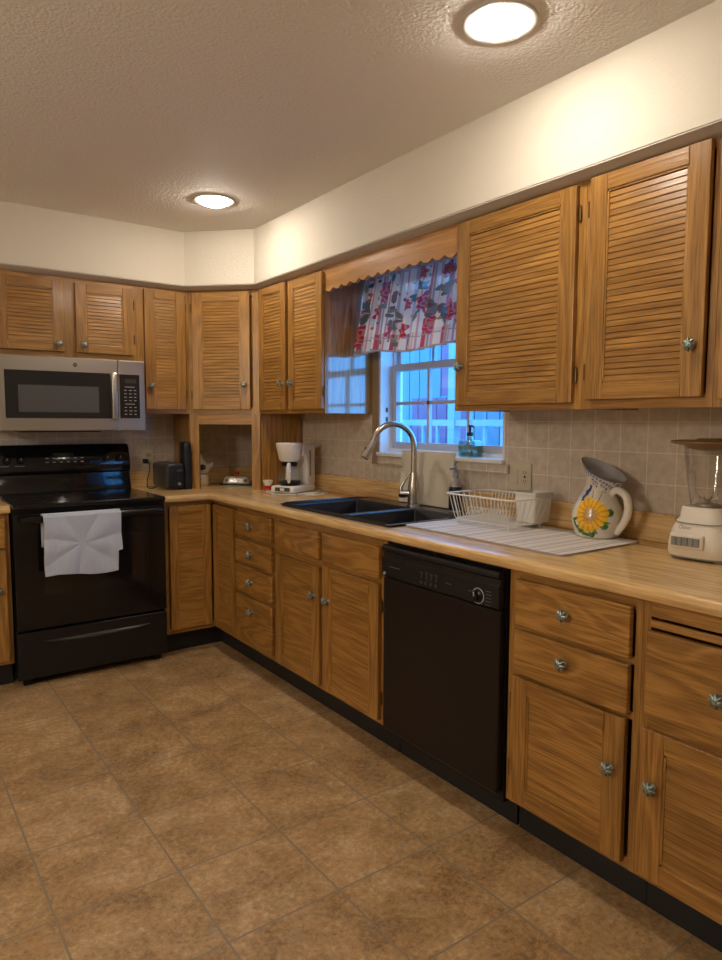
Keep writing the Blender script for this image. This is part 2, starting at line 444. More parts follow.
# ------------------------------------------------------------------ ceiling lights, then added unseen fill lights
def ceiling_light(x, y, label):
    t = thing('ceiling_light', label, 'light', (x, y, ZC), 0, 'recessed ceiling lights')
    b = MB(); b.lathe([(.104, -.0005), (.104, -.006), (.101, -.0075), (.077, -.004), (.0735, -.003), (.0735, -.0005)], seg=48, cap0=False, cap1=False)
    obj('trim_ring', b, flat('lamp_trim', (.62, .60, .57), .4) if 'lamp_trim' not in MATS else MATS['lamp_trim'], t, smooth=40)
    b = MB(); b.lathe([(.073, -.001), (.071, -.010), (.062, -.018), (.045, -.024), (.02, -.028), (.0001, -.029)], seg=40)
    obj('lens', b, LENS, t, smooth=60)
ceiling_light(-.745, -2.912, 'round white recessed ceiling light nearest the camera, above the dishwasher')
ceiling_light(-.752, -1.006, 'round white recessed ceiling light farther off, near the corner soffit')
def unseen_fill_disk(x, y, e):  # unseen disk light added near the ceiling for ambient fill, no fixture
    l = bpy.data.lights.new('unseen_fill_disk', 'AREA'); l.shape = 'DISK'; l.size = .16; l.energy = e; l.color = LAMP_W
    o = bpy.data.objects.new('unseen_fill_disk', l); COL.objects.link(o); o.location = (x, y, ZC-.02)
unseen_fill_disk(-2.9, -4.7, ROOM_E)
l = bpy.data.lights.new('unseen_fill_point', 'POINT'); l.shadow_soft_size = .14; l.energy = 60; l.color = (1, .90, .76)  # unseen point light added to brighten ceiling and cabinet fronts
o = bpy.data.objects.new('unseen_fill_point', l); COL.objects.link(o); o.location = (-3.7, -2.9, 1.95)
l = bpy.data.lights.new('window_portal', 'AREA'); l.shape = 'RECTANGLE'; l.size = .95; l.size_y = .9; l.cycles.is_portal = True
o = bpy.data.objects.new('window_portal', l); COL.objects.link(o); o.location = (.17, -1.84, 1.64); o.rotation_euler = (0, radians(90), 0)

# ------------------------------------------------------------------ cabinet joinery
def knob_mesh():
    b = MB(); n = 8
    md = lambda a, k: 1 if k < 3 else (1+.20*cos(n*a) if k < 8 else 1+.05*cos(n*a))
    b.lathe([(.010, 0), (.009, .003), (.0055, .006), (.0055, .013), (.0135, .016), (.0168, .020), (.0160, .0245), (.0118, .0285), (.0062, .0300), (.0058, .0322), (.0001, .0330)],
            seg=72, ax='y', mod=md, cap0=True)
    return b
_k = obj('knob', knob_mesh(), KNOB, smooth=30); KM = _k.data; bpy.data.objects.remove(_k)
def knob(parent, x, y, z):
    o = bpy.data.objects.new('knob', KM); COL.objects.link(o); o.parent = parent; o.location = (x, y, z); return o
def hinge_mesh():
    b = MB(); b.box(-.011, .002, -.0015, .0, -.026, .026); b.tube([(.004, -.004, -.022), (.004, -.004, .022)], .0042, 8); b.tube([(.004, -.004, .022), (.004, -.004, .027)], .0026, 6); b.tube([(.004, -.004, -.022), (.004, -.004, -.027)], .0026, 6)
    return b
_h = obj('hinge', hinge_mesh(), BRASS); HM = _h.data; bpy.data.objects.remove(_h)

def door(parent, x0, x1, z0, z1, kx=None, kz=None, hinge=None, st=.062, slats=True, pitch=.0188, loc=(0, 0, 0), rot=0, fold=0):
    """frame-and-slat door, front at y=-.020; x, z in the parent's frame"""
    w, h = x1-x0, z1-z0; T = .020; rt = st*.82
    b = MB()
    for a in ((0, st, 0, h, 0), (w-st, w, 0, h, 0), (st, w-st, 0, rt, 1), (st, w-st, h-rt, h, 1)):
        q = MB(); q.box(a[0]+.0002, a[1]-.0002, -T, 0-.0005, a[2], a[3], a[4])
        # only the outer arris is eased
        q.bevel(.0025, 2)
        me = bpy.data.meshes.new('tmp'); q.bm.to_mesh(me); q.bm.free(); b.bm.from_mesh(me); bpy.data.meshes.remove(me)
    # moulded inner edge
    s2 = .006
    for (ax0, ax1, az0, az1) in ((st, st+s2, rt, h-rt), (w-st-s2, w-st, rt, h-rt)): b.box(ax0, ax1, -T+.0035, -.002, az0, az1, 0)
    b.box(st, w-st, -T+.0035, -.002, rt, rt+s2, 1); b.box(st, w-st, -T+.0035, -.002, h-rt-s2, h-rt, 1)
    d = obj('door', b, [OV, OH], parent, loc=(x0+loc[0], loc[1], z0+loc[2]), rot=rot)
    b = MB(); pz0, pz1 = rt+s2, h-rt-s2; n = max(1, round((pz1-pz0)/pitch)) if slats else 1
    pp = (pz1-pz0)/n; poly = [(-.001, pz0)]
    for k in range(n):
        a = pz0+k*pp
        if slats: poly += [(-.0140, a), (-.0144, a+.0015), (-.0126, a+pp-.0020), (-.0100, a+pp-.0006)]
        else: poly += [(-.012, a), (-.012, a+pp)]
    poly += [(-.001, pz1)]
    b.prism(poly, lambda y, z, x: (x, y, z), st+s2-.001, w-st-s2+.001)
    obj('slat_panel', b, OH, d)
    if kx is not None: knob(d, kx-x0, -T, kz-z0)
    if hinge:
        hx = -.002 if hinge == 'l' else w+.002
        for hz in (.09, h-.09):
            o = bpy.data.objects.new('hinge', HM); COL.objects.link(o); o.parent = d; o.location = (hx, -.0015, hz)
            if hinge == 'l': o.location.x = -.007; 
            else: o.location.x = w+.003
    return d

def drawer(parent, x0, x1, z0, z1, kx=None, kz=None, name='drawer'):
    w, h = x1-x0, z1-z0; b = MB()
    b.box(0, w, -.0215, -.0005, 0, h); b.bevel(.0045, 3)
    d = obj(name, b, OD, parent, loc=(x0, 0, z0))
    if kx is not None: knob(d, kx-x0, -.021, kz-z0)
    return d

def frame(parent, x0, x1, z0, z1, stiles, rails, name='face_frame'):
    """stiles: [(x0,x1)], rails: [(x0,x1,z0,z1)] ; front at y=0"""
    b = MB()
    for a in stiles: b.box(a[0], a[1], 0, .019, z0, z1, 0)
    for a in rails: b.box(a[0], a[1], .0003, .0187, a[2], a[3], 1)
    return obj(name, b, [OV, OH], parent)

ZB, ZT, FD = .122, .8755, .585      # base cabinet frame bottom, top, depth behind the frame
def base(label, loc, rot, w, stiles, rails, group=None, depth=FD):
    t = thing('base_cabinet', label, 'cabinet', (loc[0], loc[1], 0), rot, group)
    b = MB(); e = .0005
    b.box(e, .018, .019, depth, ZB, ZT); b.box(w-.018, w-e, .019, depth, ZB, ZT); b.box(.018, w-.018, .019, depth, ZB, ZB+.018); b.box(.018, w-.018, depth-.008, depth, ZB, ZT)
    obj('carcass', b, OV, t)
    frame(t, 0, w, ZB, ZT, stiles, rails)
    b = MB(); b.box(e, w-e, .068, .086, 0, ZB+.001); b.box(e, .018+e, .086, depth, 0, ZB); b.box(w-.018-e, w-e, .086, depth, 0, ZB); obj('toe_kick', b, KICK, t)
    return t
RW = -pi/2     # units on the window wall: local x runs to -y
FX = -.605
# drawer base
Y0 = -.925; w = .435
t = base('oak base cabinet with a stack of four small drawers beside the corner', (FX, Y0), RW, w-.0005, [(0, .03), (w-.03, w-.0005)],
         [(.03, w-.03, ZB, .155), (.03, w-.03, .84, ZT), (.03, w-.03, .70, .725), (.03, w-.03, .555, .580), (.03, w-.03, .398, .425)])
for z0, z1, kz in ((.723, .848, .783), (.578, .702, .636), (.421, .557, .487), (.150, .400, .330)):
    drawer(t, .008, .413, z0, z1, .2, kz)
# sink base
Y0 = -1.36; w = .89
t = base('wide oak sink base with two doors and two blank drawer fronts', (FX, Y0), RW, w-.0005, [(0, .028), (.405, .455), (w-.045, w-.0005)],
         [(.028, w-.045, ZB, .155), (.028, w-.045, .84, ZT), (.028, w-.045, .675, .725)])
drawer(t, .018, .414, .715, .843, name='blank_front'); drawer(t, .446, .857, .715, .843, name='blank_front')
door(t, .018, .416, .142, .682, .376, .549, 'l'); door(t, .446, .853, .142, .695, .494, .549, 'r')
# base right of the dishwasher
Y0 = -2.872; w = .453
t = base('oak base cabinet with two drawers over one door, just right of the dishwasher', (FX, Y0), RW, w-.0005, [(0, .036), (w-.02, w-.0005)],
         [(.036, w-.02, ZB, .155), (.036, w-.02, .84, ZT), (.036, w-.02, .69, .71), (.036, w-.02, .54, .56)])
drawer(t, .038, .428, .708, .850, .228, .780); drawer(t, .036, .427, .556, .692, .226, .637)
door(t, .028, .423, .142, .543, .386, .396, 'l', slats=True)
# base at the right picture edge
Y0 = -3.3255; w = .475
t = base('oak base cabinet at the right picture edge with a pull-out board under the counter', (FX, Y0), RW, w, [(0, .022), (w-.03, w)],
         [(.022, w-.03, ZB, .155), (.022, w-.03, .831, ZT), (.022, w-.03, .525, .59)])
b = MB(); b.box(.026, .44, -.012, .0, .806, .826); b.bevel(.003); obj('pull_out_board', b, OH, t)
drawer(t, .022, .44, .578, .799, .215, .682)
door(t, .018, .44, .142, .540, .056, .396, 'r', slats=True)
# corner base with a folding door pair
t = thing('base_cabinet', 'oak corner base cabinet with two slatted door leaves meeting in the corner', 'cabinet', (FX, FX, 0))
X0c = -.905-FX     # local left edge
b = MB(); b.box(X0c, X0c+.018, .019, .585, ZB, ZT); b.box(.019, .58, -.319, -.301, ZB, ZT); b.box(X0c+.018, .58, .05, .585, ZB, ZB+.018); b.box(X0c+.018, .58, .577, .585, ZB, ZT); b.box(.577, .585, -.3, .57, ZB, ZT)
obj('carcass', b, OV, t)
b = MB(); b.box(X0c, X0c+.027, 0, .019, ZB, ZT, 0); b.box(X0c+.027, .019, 0, .019, ZB, .150, 1); b.box(X0c+.027, .019, 0, .019, .855, ZT, 1)
b.box(0, .019, -.3195, -.306, ZB, ZT, 0); b.box(0.0003, .0187, -.306, 0, ZB, .150, 1); b.box(.0003, .0187, -.306, 0, .855, ZT, 1)
obj('face_frame', b, [OV, OH], t)
b = MB(); b.box(X0c, .068, .068, .086, 0, ZB); b.box(.068, .086, -.3195, .068, 0, ZB); obj('toe_kick', b, KICK, t)
door(t, 0, .246, .146, .852, st=.047, loc=(-.270, 0, 0))
d = door(t, 0, .272, .146, .852, st=.047, loc=(0, -.030, 0), rot=RW)
# base left of the range
t = base('oak base cabinet left of the black range, cut by the picture edge', (-2.15, FX), 0, .475, [(0, .03), (.45, .475)],
         [(.03, .45, ZB, .155), (.03, .45, .84, ZT), (.03, .45, .69, .71)])
drawer(t, .02, .455, .708, .850, .237, .78); door(t, .02, .455, .142, .693, .415, .498, 'l')

# wall cabinets
UB, UT, UD = 1.3705, 2.112, .304
def wallcab(label, loc, rot, w, z0, stiles, rails, side=True):
    t = thing('wall_cabinet', label, 'cabinet', (loc[0], loc[1], z0), rot)
    H = UT-z0; e = .0006
    b = MB(); b.box(e, .016, .019, UD, 0, H); b.box(w-.016, w-e, .019, UD, 0, H); b.box(.016, w-.016, .019, UD, 0.004, .018); b.box(.016, w-.016, .019, UD, H-.016, H); b.box(.016, w-.016, UD-.006, UD, .018, H-.016)
    obj('carcass', b, OC, t)
    b = MB()
    for a in stiles: b.box(a[0], a[1], 0, .019, 0, H, 0)
    for a in rails: b.box(a[0], a[1], .0003, .0187, a[2]-z0, a[3]-z0, 1)
    obj('face_frame', b, [OV, OH], t)
    return t
UX = -.306
def ud(t, x0, x1, z0, z1, zc, **k):
    if 'kz' in k: k['kz'] -= zc
    return door(t, x0, x1, z0-zc, z1-zc, **k)
# right of the window
w = .597
t = wallcab('oak wall cabinet with one slatted door just right of the window', (UX, -2.2955), RW, w-.0006, UB, [(0, .03), (w-.035, w-.0006)], [(.03, w-.035, UB, 1.41), (.03, w-.035, 2.075, UT)])
ud(t, .020, .570, 1.392, 2.090, UB, kx=.052, kz=1.542, hinge='r')
Y0 = -2.893; w = .432
t = wallcab('oak wall cabinet with one slatted door above the sunflower pitcher', (UX, Y0), RW, w-.0006, UB, [(0, .035), (w-.02, w-.0006)], [(.035, w-.02, UB, 1.41), (.035, w-.02, 2.075, UT)])
ud(t, .024, .408, 1.400, 2.096, UB, kx=.378, kz=1.545, hinge='l')
Y0 = -3.3255; w = .475
t = wallcab('oak wall cabinet at the right picture edge above the blender', (UX, Y0), RW, w, UB, [(0, .024), (w-.03, w)], [(.024, w-.03, UB, 1.41), (.024, w-.03, 2.075, UT)])
ud(t, .020, .455, 1.392, 2.090, UB, kx=.42, kz=1.545)
# left of the window, two doors
Y0 = -.6205; w = .7175
t = wallcab('oak wall cabinet with a pair of narrow slatted doors left of the window', (UX, Y0), RW, w, UB, [(0, .04), (.345, .37), (w-.03, w)], [(.04, w-.03, UB, 1.41), (.04, w-.03, 2.075, UT)])
ud(t, .026, .338, 1.392, 2.092, UB, kx=.306, kz=1.538, st=.05); ud(t, .372, .712, 1.392, 2.082, UB, kx=.415, kz=1.534, st=.055, hinge='r')
# diagonal corner
PA, PB = (-.6195, UX), (UX, -.6195)
t = thing('wall_cabinet', 'oak diagonal corner wall cabinet with a single slatted door', 'cabinet', (PA[0], PA[1], UB), -pi/4)
LD = (PB[0]-PA[0])*sqrt(2)
def to_l(x, y):
    dx, dy = x-PA[0], y-PA[1]; return ((dx-dy)/sqrt(2), (dx+dy)/sqrt(2))
b = MB(); pl = [to_l(*q) for q in ((PA[0]+.015, PA[1]+.012), (PA[0]+.001, -.002), (-.002, -.002), (-.002, PB[1]+.001), (PB[0]+.012, PB[1]+.015))]
b.prism(pl, lambda x, y, z: (x, y, z), .004, UT-UB)
obj('carcass', b, OV, t)
b = MB(); b.box(0, .035, 0, .012, 0, UT-UB, 0); b.box(LD-.04, LD, 0, .012, 0, UT-UB, 0); b.box(.035, LD-.04, 0.0003, .0118, 0, .04, 1); b.box(.035, LD-.04, 0.0003, .0118, .70, UT-UB, 1); obj('face_frame', b, [OV, OH], t)
ud(t, .030, .390, 1.396, 2.090, UB, kx=.356, kz=1.545, hinge='l', st=.062)
# narrow cabinet right of the microwave
t = wallcab('narrow oak wall cabinet with one slatted door right of the microwave', (-.9195, UX), 0, .2995, UB, [(0, .03), (.285, .2995)], [(.03, .285, UB, 1.41), (.03, .285, 2.075, UT)])
ud(t, .030, .275, 1.396, 2.086, UB, kx=.058, kz=1.532, st=.058, hinge='r')
# over the microwave
t = wallcab('short oak wall cabinet with two slatted doors above the microwave', (-1.68, UX), 0, .7597, 1.668, [(0, .03), (.35, .42), (.73, .7597)], [(.03, .73, 1.668, 1.712), (.03, .73, 2.06, UT)])
ud(t, .016, .356, 1.700, 2.078, 1.668, kx=.322, kz=1.742, st=.058); ud(t, .414, .727, 1.700, 2.076, 1.668, kx=.450, kz=1.742, st=.058, hinge='r')
# corner appliance garage under the diagonal cabinet
t = thing('corner_niche', 'open oak corner niche standing on the counter under the diagonal cabinet', 'cabinet', (PA[0], PA[1], .9145), -pi/4)
HN = UB-.9145-.0005
b = MB(); b.box(0, .056, 0, .018, 0, HN, 0); b.box(LD-.052, LD, 0, .018, 0, HN, 0); b.box(.056, LD-.052, .0003, .0177, HN-.062, HN, 1); obj('face_frame', b, [OV, OH], t)
b = MB(); pl = [to_l(*q) for q in ((PA[0]+.004, PA[1]+.02), (PA[0]+.004, -.021), (PA[0]+.018, -.021), (PA[0]+.018, PA[1]+.012))]
b.prism(pl, lambda x, y, z: (x, y, z), 0, HN); obj('side_panel', b, OV, t)
b = MB(); pl = [to_l(*q) for q in ((PB[0]+.02, PB[1]+.004), (-.021, PB[1]+.004), (-.021, PB[1]+.018), (PB[0]+.012, PB[1]+.018))]
b.prism(pl, lambda x, y, z: (x, y, z), 0, HN); obj('side_panel', b, OV, t)
# scalloped board over the window
b = MB(); y0, y1 = -1.3385, -2.2950; N = 260; nl = 13
up = []
for i in range(N+1):
    u = i/N; y = y0+(y1-y0)*u
    arch = 1.984+.012*sin(pi*u)
    z = arch - .015*abs(sin(pi*nl*u))+.008
    up.append((y, z))
for i in range(N):
    (ya_, za), (yb_, zb) = up[i], up[i+1]
    vs = [b.bm.verts.new(p) for p in ((UX, ya_, za), (UX, yb_, zb), (UX, yb_, UT), (UX, ya_, UT), (UX+.019, ya_, za), (UX+.019, yb_, zb), (UX+.019, yb_, UT), (UX+.019, ya_, UT))]
    for q in ((0, 1, 2, 3), (7, 6, 5, 4), (0, 4, 5, 1), (2, 6, 7, 3)): b.face([vs[k] for k in q])
    if i == 0: b.face([vs[0], vs[3], vs[7], vs[4]])
    if i == N-1: b.face([vs[1], vs[5], vs[6], vs[2]])
bmesh.ops.remove_doubles(b.bm, verts=b.bm.verts[:], dist=1e-5)
tag(obj('window_valance', b, OP), 'scalloped oak board spanning the cabinets above the curtain', 'valance')

# ------------------------------------------------------------------ counters
prof = [(.600, .8765), (.634, .8765), (.641, .880), (.6435, .888), (.6435, .899), (.640, .908), (.632, .9135), (.620, .9145), (.586, .9145)]
CT = .9145
ct = thing('countertop', 'light oak-look laminate countertop running round the corner under the window', 'countertop', (-.32, -.32, .8765))
b = MB()
def P_(d, z, k): return [(-.906, -d, z), (-d, -d, z), (-d, -3.80, z)][k]
rings = [[b.bm.verts.new(P_(d, z, k)) for d, z in prof] for k in range(3)]
for k in range(2):
    for i in range(len(prof)-1): b.face([rings[k][i], rings[k][i+1], rings[k+1][i+1], rings[k+1][i]], 0 if k == 0 else 1)
for k in (0, 2):
    if k == 0: b.face([r for r in rings[0]][::-1] + [b.bm.verts.new((-.906, -.586, .8765))], 0)
    else: b.face([r for r in rings[2]] + [b.bm.verts.new((-.586, -3.80, .8765))], 1)
SX0, SX1, SY0, SY1 = -.570, -.050, -2.205, -1.395      # sink cut-out
# the mitre: the back run takes the triangle
def slab(x0, x1, y0, y1, mt): b.box(x0, x1, y0, y1, .8765, CT, mt)
slab(-.906, -.586, -.586, -.0005, 0)
for a in (b,):
    v = [b.bm.verts.new(p) for p in ((-.586, -.586, CT), (0, 0, CT), (-.586, 0, CT))]; b.face(v, 0)
    v = [b.bm.verts.new(p) for p in ((-.586, -.586, CT), (0, -.586, CT), (0, 0, CT))]; b.face(v, 1)
    v = [b.bm.verts.new(p) for p in ((-.586, -.586, .8765), (0, -.586, .8765), (0, 0, .8765), (-.586, 0, .8765))]; b.face(v, 1)
slab(-.586, -.0005, SY1, -.586, 1); slab(-.586, SX0, SY0, SY1, 1); slab(SX1, -.0005, SY0, SY1, 1); slab(-.586, -.0005, -3.80, SY0, 1)
obj('worktop', b, [LX, LY], ct, loc=(.32, .32, -.8765), smooth=35, fixn=False)
b = MB()
def strip(x0, x1, y0, y1, mt):
    q = MB(); q.box(x0, x1, y0, y1, CT, 1.015, mt); q.bevel(.004, 2)
    me = bpy.data.meshes.new('tmp'); q.bm.to_mesh(me); q.bm.free(); b.bm.from_mesh(me); bpy.data.meshes.remove(me)
strip(-.906, -.0005, -.020, -.0005, 0); strip(-.020, -.0005, -3.80, -.021, 1)
obj('backsplash', b, [LX, LY], ct, loc=(.32, .32, -.8765))
b = MB()
rings = [[(x, -d, z) for d, z in prof] + [(x, -.001, CT), (x, -.001, .8765)] for x in (-2.15, -1.672)]
b.loft(rings)
tag(obj('countertop', b, LX, smooth=35), 'short piece of light laminate countertop left of the black range', 'countertop')

# ------------------------------------------------------------------ sink and faucet
sk = thing('sink', 'black double-bowl drop-in sink set in the counter below the window', 'sink', ((SX0+SX1)/2, (SY0+SY1)/2, CT))
b = MB()
zr = CT+.0095; RX0, RX1, RY0, RY1 = -.585, -.032, -2.222, -1.378
ylow, yhi = -1.845, -1.825
bowls = [(-.560, -.150, -1.815, -1.378), (-.560, -.150, -2.166, -1.850)]
xs = [RX0, -.557, -.150, RX1]; ys = [RY0, -2.194, -1.872, -1.840, -1.405, RY1]
V = {}
def gv(i, j, z=zr):
    k = (i, j, z)
    if k not in V: V[k] = b.bm.verts.new((xs[i], ys[j], z))
    return V[k]
for i in range(3):
    for jj in range(5):
        if i == 1 and jj in (1, 3): continue
        b.face([gv(i, jj), gv(i+1, jj), gv(i+1, jj+1), gv(i, jj+1)])
for jj, dep in ((1, .17), (3, .20)):
    top = [gv(1, jj), gv(2, jj), gv(2, jj+1), gv(1, jj+1)]
    y0_, y1_ = ys[jj], ys[jj+1]; t_ = .018
    bot = [b.bm.verts.new(p) for p in ((xs[1]+t_, y0_+t_, zr-dep), (xs[2]-t_, y0_+t_, zr-dep), (xs[2]-t_, y1_-t_, zr-dep), (xs[1]+t_, y1_-t_, zr-dep))]
    for k in range(4): b.face([top[k], top[(k+1) % 4], bot[(k+1) % 4], bot[k]])
    b.face(bot)
# outer skirt resting on the counter
out = [gv(0, 0), gv(1, 0), gv(2, 0), gv(3, 0), gv(3, 1), gv(3, 2), gv(3, 3), gv(3, 4), gv(3, 5), gv(2, 5), gv(1, 5), gv(0, 5), gv(0, 4), gv(0, 3), gv(0, 2), gv(0, 1)]
low = [b.bm.verts.new((v.co.x, v.co.y, CT+.0004)) for v in out]
for k in range(len(out)): b.face([out[k], out[(k+1) % len(out)], low[(k+1) % len(out)], low[k]])
b.bm.normal_update()
b.bevel(.012, 4, 40)
obj('basin', b, SINKM, sk, loc=(-(SX0+SX1)/2, -(SY0+SY1)/2, -CT), smooth=50)
for yc, dep in ((-1.622, .20), (-2.033, .17)):
    b = MB(); b.lathe([(.0, .0005), (.042, .0005), (.042, .004), (.034, .004), (.030, .001), (.0, .001)], (-.36, yc, zr-dep), 24)
    obj('drain', b, STEEL, sk, loc=(-(SX0+SX1)/2, -(SY0+SY1)/2, -CT), smooth=40)

fa = thing('faucet', 'brushed nickel pull-down gooseneck faucet standing behind the sink', 'faucet', (-.098, -1.80, zr))
b = MB(); b.lathe([(.034, 0), (.034, .006), (.0295, .010), (.0285, .05), (.0295, .075), (.027, .10), (.021, .135), (.0155, .165)], seg=28, cap0=True)
hx, hy = -.97, .24
pts = [(0, 0, .155), (0, 0, .20), (0, 0, .24), (0, 0, .285)]; Rr = .108
for k in range(1, 17):
    a = pi*k/16*.93; q = Rr*(1-cos(a)); pts.append((hx*q, hy*q, .285+Rr*sin(a)))
obj('body', b, NICKEL, fa, smooth=40)
b = MB(); b.tube(pts, .0142, 14); obj('spout', b, NICKEL, fa, smooth=50)
e0 = Vector(pts[-1]); dd = (Vector(pts[-1])-Vector(pts[-2])).normalized(); dd = (dd+Vector((hx*.28, hy*.28, 0))).normalized()
b = MB(); b.tube([e0-dd*.004, e0+dd*.012, e0+dd*.03, e0+dd*.085, e0+dd*.088], [.0138, .0150, .0165, .0205, .017], 18); h_ = obj('spray_head', b, NICKEL, fa, smooth=40)
b = MB(); c0 = e0+dd*.045; b.tube([c0+Vector((hx*.012, hy*.012, .014)), c0+Vector((hx*.017, hy*.017, -.016))], .006, 8); obj('spray_button', b, BLACK, h_, smooth=40)
b = MB(); b.tube([(-.014, .010, .058), (-.036, .030, .058), (-.052, .042, .058), (-.056, .045, .058)], [.016, .020, .0190, .012], 16)
b.tube([(-.046, .036, .062), (-.049, .038, .088), (-.036, .028, .118), (-.016, .014, .158)], [.012, .0095, .0065, .005], 10)
obj('handle', b, NICKEL, fa, smooth=40)

# ------------------------------------------------------------------ range
rg = thing('range', 'black freestanding electric range between the base cabinets', 'stove', (-1.290, -.33, 0))
RXa, RXb = -1.6685, -.9115; c = 1.290
def R_(x): return x+c
def O(name, bb, mt, parent=rg, **k): return obj(name, bb, mt, parent, loc=(c, .33, 0) if parent is rg else (0, 0, 0), **k)
b = MB(); b.box(RXa+.004, RXb-.004, -.625, -.012, .03, .895); b.bevel(.004)
for x in (RXa+.05, RXb-.05):
    for y in (-.60, -.06): b.box(x-.02, x+.02, y-.02, y+.02, 0, .032)
O('body', b, BLACK)
b = MB(); b.box(RXa, RXb, -.672, -.075, .893, .918); b.bevel(.008, 3); ck = O('cooktop', b, BLACKG)
b = MB()
RING = flat('burner_print', (.05, .05, .055), .2)
for x, y, r in ((-1.47, -.50, .105), (-1.10, -.50, .08), (-1.47, -.22, .08), (-1.10, -.22, .105)):
    b.lathe([(r-.0025, .9181), (r, .9181), (r, .9187), (r-.0025, .9187)], (x, y, 0), 48, cap0=False, cap1=False)
obj('burner_ring', b, RING, ck)
# backguard
b = MB()
pl = [(-.004, .90), (-.105, .90), (-.108, .925), (-.090, .985), (-.086, 1.02), (-.098, 1.03), (-.102, 1.06), (-.090, 1.12), (-.070, 1.172), (-.050, 1.188), (-.020, 1.190), (-.004, 1.182)]
b.prism(pl, lambda y, z, x: (x, y, z), RXa+.022, RXb-.010); b.bevel(.006, 2, 60); bg = O('backguard', b, BLACKG, smooth=30)
def knobr(x, z=1.105):
    b = MB(); b.lathe([(.021, 0), (.021, .006), (.017, .012), (.015, .022), (0, .022)], (x, -.094, z), 24, ax='y'); b.box(x-.002, x+.002, -.120, -.110, z-.014, z+.014, 0)
    k = obj('control_knob', b, BLACKG, bg, smooth=40)
    b = MB(); b.box(x-.001, x+.001, -.1208, -.120, z+.002, z+.013); obj('pointer', b, LEGEND, k)
for x in (-1.60, -1.53, -1.06, -.985): knobr(x)
b = MB()
for k in range(6):
    for q in range(2): b.box(-1.40+k*.038, -1.385+k*.038, -.1015, -.0985, 1.088+q*.022, 1.092+q*.022)
for x in (-1.64, -1.56, -1.10, -1.02): b.box(x, x+.05, -.104, -.1005, 1.072, 1.0735)
obj('legend', b, LEGEND, bg)
b = MB(); b.box(-1.36, -1.25, -.0985, -.090, 1.118, 1.142); obj('display', b, OVENG, bg)
# oven door
b = MB(); b.box(RXa+.003, RXb-.003, -.664, -.626, .290, .872); b.bevel(.006, 3); od = O('oven_door', b, BLACKG)
b = MB(); b.box(-1.535, -1.035, -.6655, -.663, .455, .735); b.bevel(.002, 2); obj('door_window', b, OVENG, od)
b = MB()
pts = []
for k in range(21):
    u = k/20; x = RXa+.03+(RXb-RXa-.06)*u; pts.append((x, -.700-.002*sin(pi*u), .845))
b.tube(pts, [.013]+[.019]*19+[.013], 16)
for x in (RXa+.05, RXb-.05): b.box(x-.018, x+.018, -.697, -.662, .832, .856)
obj('handle', b, BLACKG, od, smooth=50)
b = MB(); b.box(RXa+.003, RXb-.003, -.664, -.626, .042, .278); b.bevel(.006, 3); dr = O('storage_drawer', b, BLACK)
b = MB()
R1 = []
n = 24
for k in range(n+1):
    u = k/n; x = -1.545+.535*u; dz = .020*(sin(pi*u)**.55)
    R1.append([(x, -.664, .226), (x, -.672, .226-.004), (x, -.674, .226-dz*.5), (x, -.668, .226-dz), (x, -.664, .226-dz)])
b.loft(R1); obj('pull_lip', b, DARKGREY, dr, smooth=40)
# towel over the handle
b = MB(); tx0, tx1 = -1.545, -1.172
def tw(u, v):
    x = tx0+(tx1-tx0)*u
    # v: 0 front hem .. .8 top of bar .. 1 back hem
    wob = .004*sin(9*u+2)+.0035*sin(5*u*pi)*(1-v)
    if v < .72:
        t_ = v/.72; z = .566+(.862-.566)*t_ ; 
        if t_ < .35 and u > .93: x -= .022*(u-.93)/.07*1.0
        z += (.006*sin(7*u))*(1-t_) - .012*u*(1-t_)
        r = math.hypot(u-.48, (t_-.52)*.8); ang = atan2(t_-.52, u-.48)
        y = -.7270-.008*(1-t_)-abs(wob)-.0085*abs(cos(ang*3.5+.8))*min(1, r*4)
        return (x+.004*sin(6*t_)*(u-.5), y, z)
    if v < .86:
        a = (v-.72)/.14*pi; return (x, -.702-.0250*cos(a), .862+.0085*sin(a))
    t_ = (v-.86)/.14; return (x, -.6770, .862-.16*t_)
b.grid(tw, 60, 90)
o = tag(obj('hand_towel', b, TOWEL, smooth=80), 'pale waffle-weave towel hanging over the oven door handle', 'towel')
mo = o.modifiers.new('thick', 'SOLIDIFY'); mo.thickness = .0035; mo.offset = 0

# ------------------------------------------------------------------ microwave
mw = thing('microwave', 'stainless steel over-the-range microwave with dark door glass', 'microwave', (-1.290, -.2, 1.268))
MX0, MX1, MZ0, MZ1 = -1.6685, -.9215, 1.272, 1.664
def M_(name, bb, mt, parent=mw, **k): return obj(name, bb, mt, parent, loc=(1.290, .2, -1.268) if parent is mw else (0, 0, 0), **k)
b = MB(); b.box(MX0, MX1, -.372, -.004, MZ0+.004, MZ1); M_('housing', b, DARKGREY)
xd = -1.072
b = MB(); b.box(MX0, xd-.001, -.402, -.373, MZ0, MZ1); b.bevel(.005, 3); dm = M_('door', b, STEEL)
b = MB(); b.box(-1.640, -1.112, -.4045, -.401, 1.340, 1.588); b.bevel(.0015, 1); g1 = obj('door_glass', b, MWG, dm)
b = MB(); b.box(-1.578, -1.178, -.4062, -.404, 1.372, 1.512); obj('mesh_screen', b, MWSCREEN, dm)
b = MB(); b.box(-1.112, -1.080, -.430, -.416, 1.334, 1.592); b.bevel(.006, 3); b.box(-1.106, -1.092, -.418, -.400, 1.35, 1.38); b.box(-1.106, -1.092, -.418, -.400, 1.55, 1.575); obj('handle', b, STEEL, dm, smooth=40)
b = MB(); b.lathe([(.0, 0), (.013, 0), (.013, .0015), (.0115, .0025), (0, .0025)], (-1.296, -.4015, 1.626), 28, ax='y'); em = obj('emblem', b, DARKGREY, dm, smooth=40)
